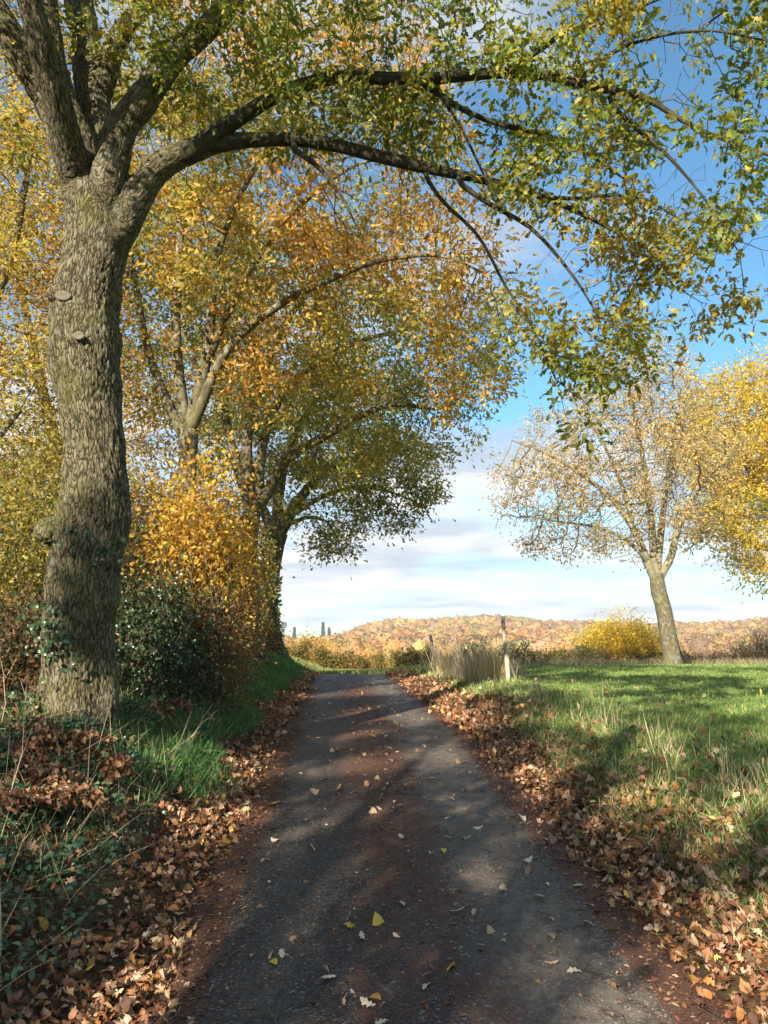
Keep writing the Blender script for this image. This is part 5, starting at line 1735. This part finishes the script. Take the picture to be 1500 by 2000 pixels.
# tall dry grass clumps by the fence
def clump(px, d, n, h, spread, label, cols=STRAW, name='dry_grass_clump'):
    x0 = P(px, 1300, d)[0]; z0 = float(H(x0, d))
    r = empty(name, (x0, d, z0), label, 'grass clump', 'tall dry grass clumps along the fence')
    nr = unit(rng.normal(0, spread, (n, 3)) + np.array([0, 0, 1]))
    pos = np.stack([x0 + rng.normal(0, .10 + h * .1, n), d + rng.normal(0, .15, n), np.full(n, z0 - .02)], 1)
    pos[:, 2] = H(pos[:, 0], pos[:, 1]) - .02
    hh = h * rng.uniform(.45, 1.1, n)
    V, F, c = scatter(blade_template(.35), pos, frames(nr, rng.uniform(0, 6.28, n)), np.stack([hh, rng.uniform(.003, .006, n) * (1 + d * .05), hh], 1), pick(cols, n))
    mesh_np('blades', V, F, M_GRASS, r, {'col': c})
    m = n // 4
    ids = rng.integers(0, n, m)
    tip = pos[ids] + nr[ids] * hh[ids, None]
    V, F, c = scatter(OVAL, tip, frames_x(nr[ids], rng.uniform(0, 6, m)), rng.uniform(.05, .1, (m, 1)) * np.array([[1, .35, 1]]), pick(cols, m))
    mesh_np('seed_heads', V, F, M_GRASS, r, {'col': c})


clump(880, 19.5, 420, 1.0, .22, 'bright straw coloured clump beside the lane, nearest the braced post')
clump(905, 18.0, 260, .75, .3, 'low grey straw clump right of the bright one', [(0.34, 0.27, 0.2), (0.28, 0.23, 0.17)])
clump(935, 17.0, 300, .85, .22, 'grey brown dead clump in the middle of the fence row', [(0.33, 0.25, 0.2), (0.4, 0.31, 0.24)])
clump(962, 15.8, 420, 1.0, .16, 'upright pale clump just left of the tall leaning post')
clump(1000, 17.5, 200, .6, .3, 'low dead clump behind the tall leaning post', [(0.33, 0.25, 0.2), (0.4, 0.31, 0.24)])
clump(1045, 11.8, 40, .62, .22, 'a few thin reddish stalks right of the tall post', [(0.34, 0.22, 0.15), (0.45, 0.33, 0.22)])
clump(1185, 9.0, 22, .62, .18, 'thin pale stalks standing alone in the meadow edge')
clump(1290, 7.6, 34, .45, .3, 'short straw stalks at the near meadow edge')
clump(1440, 6.2, 60, .45, .35, 'straw stalks near the right edge of the picture')
clump(820, 22.5, 260, .3, .4, 'fresh green tuft at the far end of the lane', GR)
# acorns in the near right corner
M_AC = wood_material('acorn_shell', (0.16, 0.07, 0.03), (0.34, 0.17, 0.07))
acm = None
for i in range(46):
    x, y = float(rng.normal(1.75, .16)), float(rng.normal(3.55, .28))
    if x - float(xc(y)) < 1.52: x = float(xc(y)) + 1.55 + abs(rng.normal(0, .12))
    if acm is None:
        q = np.array([(0, 0, z) for z in np.linspace(-.011, .013, 9)])
        rr = [.001, .0055, .0078, .0085, .0085, .008, .0066, .004, .0008]
        V, F, B = tube(q, rr, 10)
        acm = bpy.data.meshes.new('acorn'); acm.from_pydata(V.tolist(), [], F.tolist()); acm.materials.append(M_AC)
        acm.polygons.foreach_set('use_smooth', np.ones(len(acm.polygons), bool))
    o = bpy.data.objects.new('acorn', acm)
    o.location = (x, y, float(H(x, y)) + .07 + float(rng.uniform(0, .02)))
    o.rotation_euler = (1.4 + rng.normal(0, .3), 0, rng.uniform(0, 6.28)); o.scale = (1.3,) * 3
    COL.objects.link(o)
    tag(o, 'small brown acorn lying among the leaves in the near right corner', 'acorn', 'acorns in the near right corner')
# fallen twigs on the lane and verges
for i, (px, py, L, rz, lab) in enumerate([(570, 1975, .35, .5, 'thin pale twig at the bottom left of the lane'), (450, 1870, .22, .9, 'short dark twig on the near left of the lane'),
                                          (1165, 1905, .3, -.6, 'reddish twig on the near right edge of the lane'), (1150, 1780, .25, .2, 'twig lying on the mulch at the right edge')]):
    x, y = on_lane(px, py)
    z = float(road_z(x, y))
    t = np.linspace(-.5, .5, 9)
    pts = np.stack([x + math.cos(rz) * L * t, y + math.sin(rz) * L * t + .02 * np.sin(t * 9), z + .014 + 0 * t], 1)
    V, F, B = tube(pts, np.linspace(.004, .002, 9), 5)
    tag(mesh_np('fallen_twig', V, F, M_TWIG, attrs={'bk': B}), lab, 'twig', 'twigs fallen on the lane')


# ------------------------------------------------------------------ the air between here and the far hill
hv = np.array([(-1400, -75, -16), (1400, -75, -16), (1400, 1150, -16), (-1400, 1150, -16), (-1400, -75, 60), (1400, -75, 60), (1400, 1150, 60), (-1400, 1150, 60)], float)
hf = [(0, 3, 2, 1), (4, 5, 6, 7), (0, 1, 5, 4), (1, 2, 6, 5), (2, 3, 7, 6), (3, 0, 4, 7)]
me = bpy.data.meshes.new('haze'); me.from_pydata(hv.tolist(), [], hf)
m, g = new_mat('thin_haze')
out = g.n('ShaderNodeOutputMaterial')
pv = g.n('ShaderNodeVolumePrincipled')
pv.inputs['Color'].default_value = (0.93, 0.95, 1.0, 1)
pv.inputs['Density'].default_value = 0.00035
pv.inputs['Anisotropy'].default_value = 0.0
g.l(pv.outputs[0], out.inputs['Volume'])
me.materials.append(m)
hz = bpy.data.objects.new('haze', me); COL.objects.link(hz)
tag(hz, 'thin autumn haze in the air over the valley', 'haze', kind='stuff')
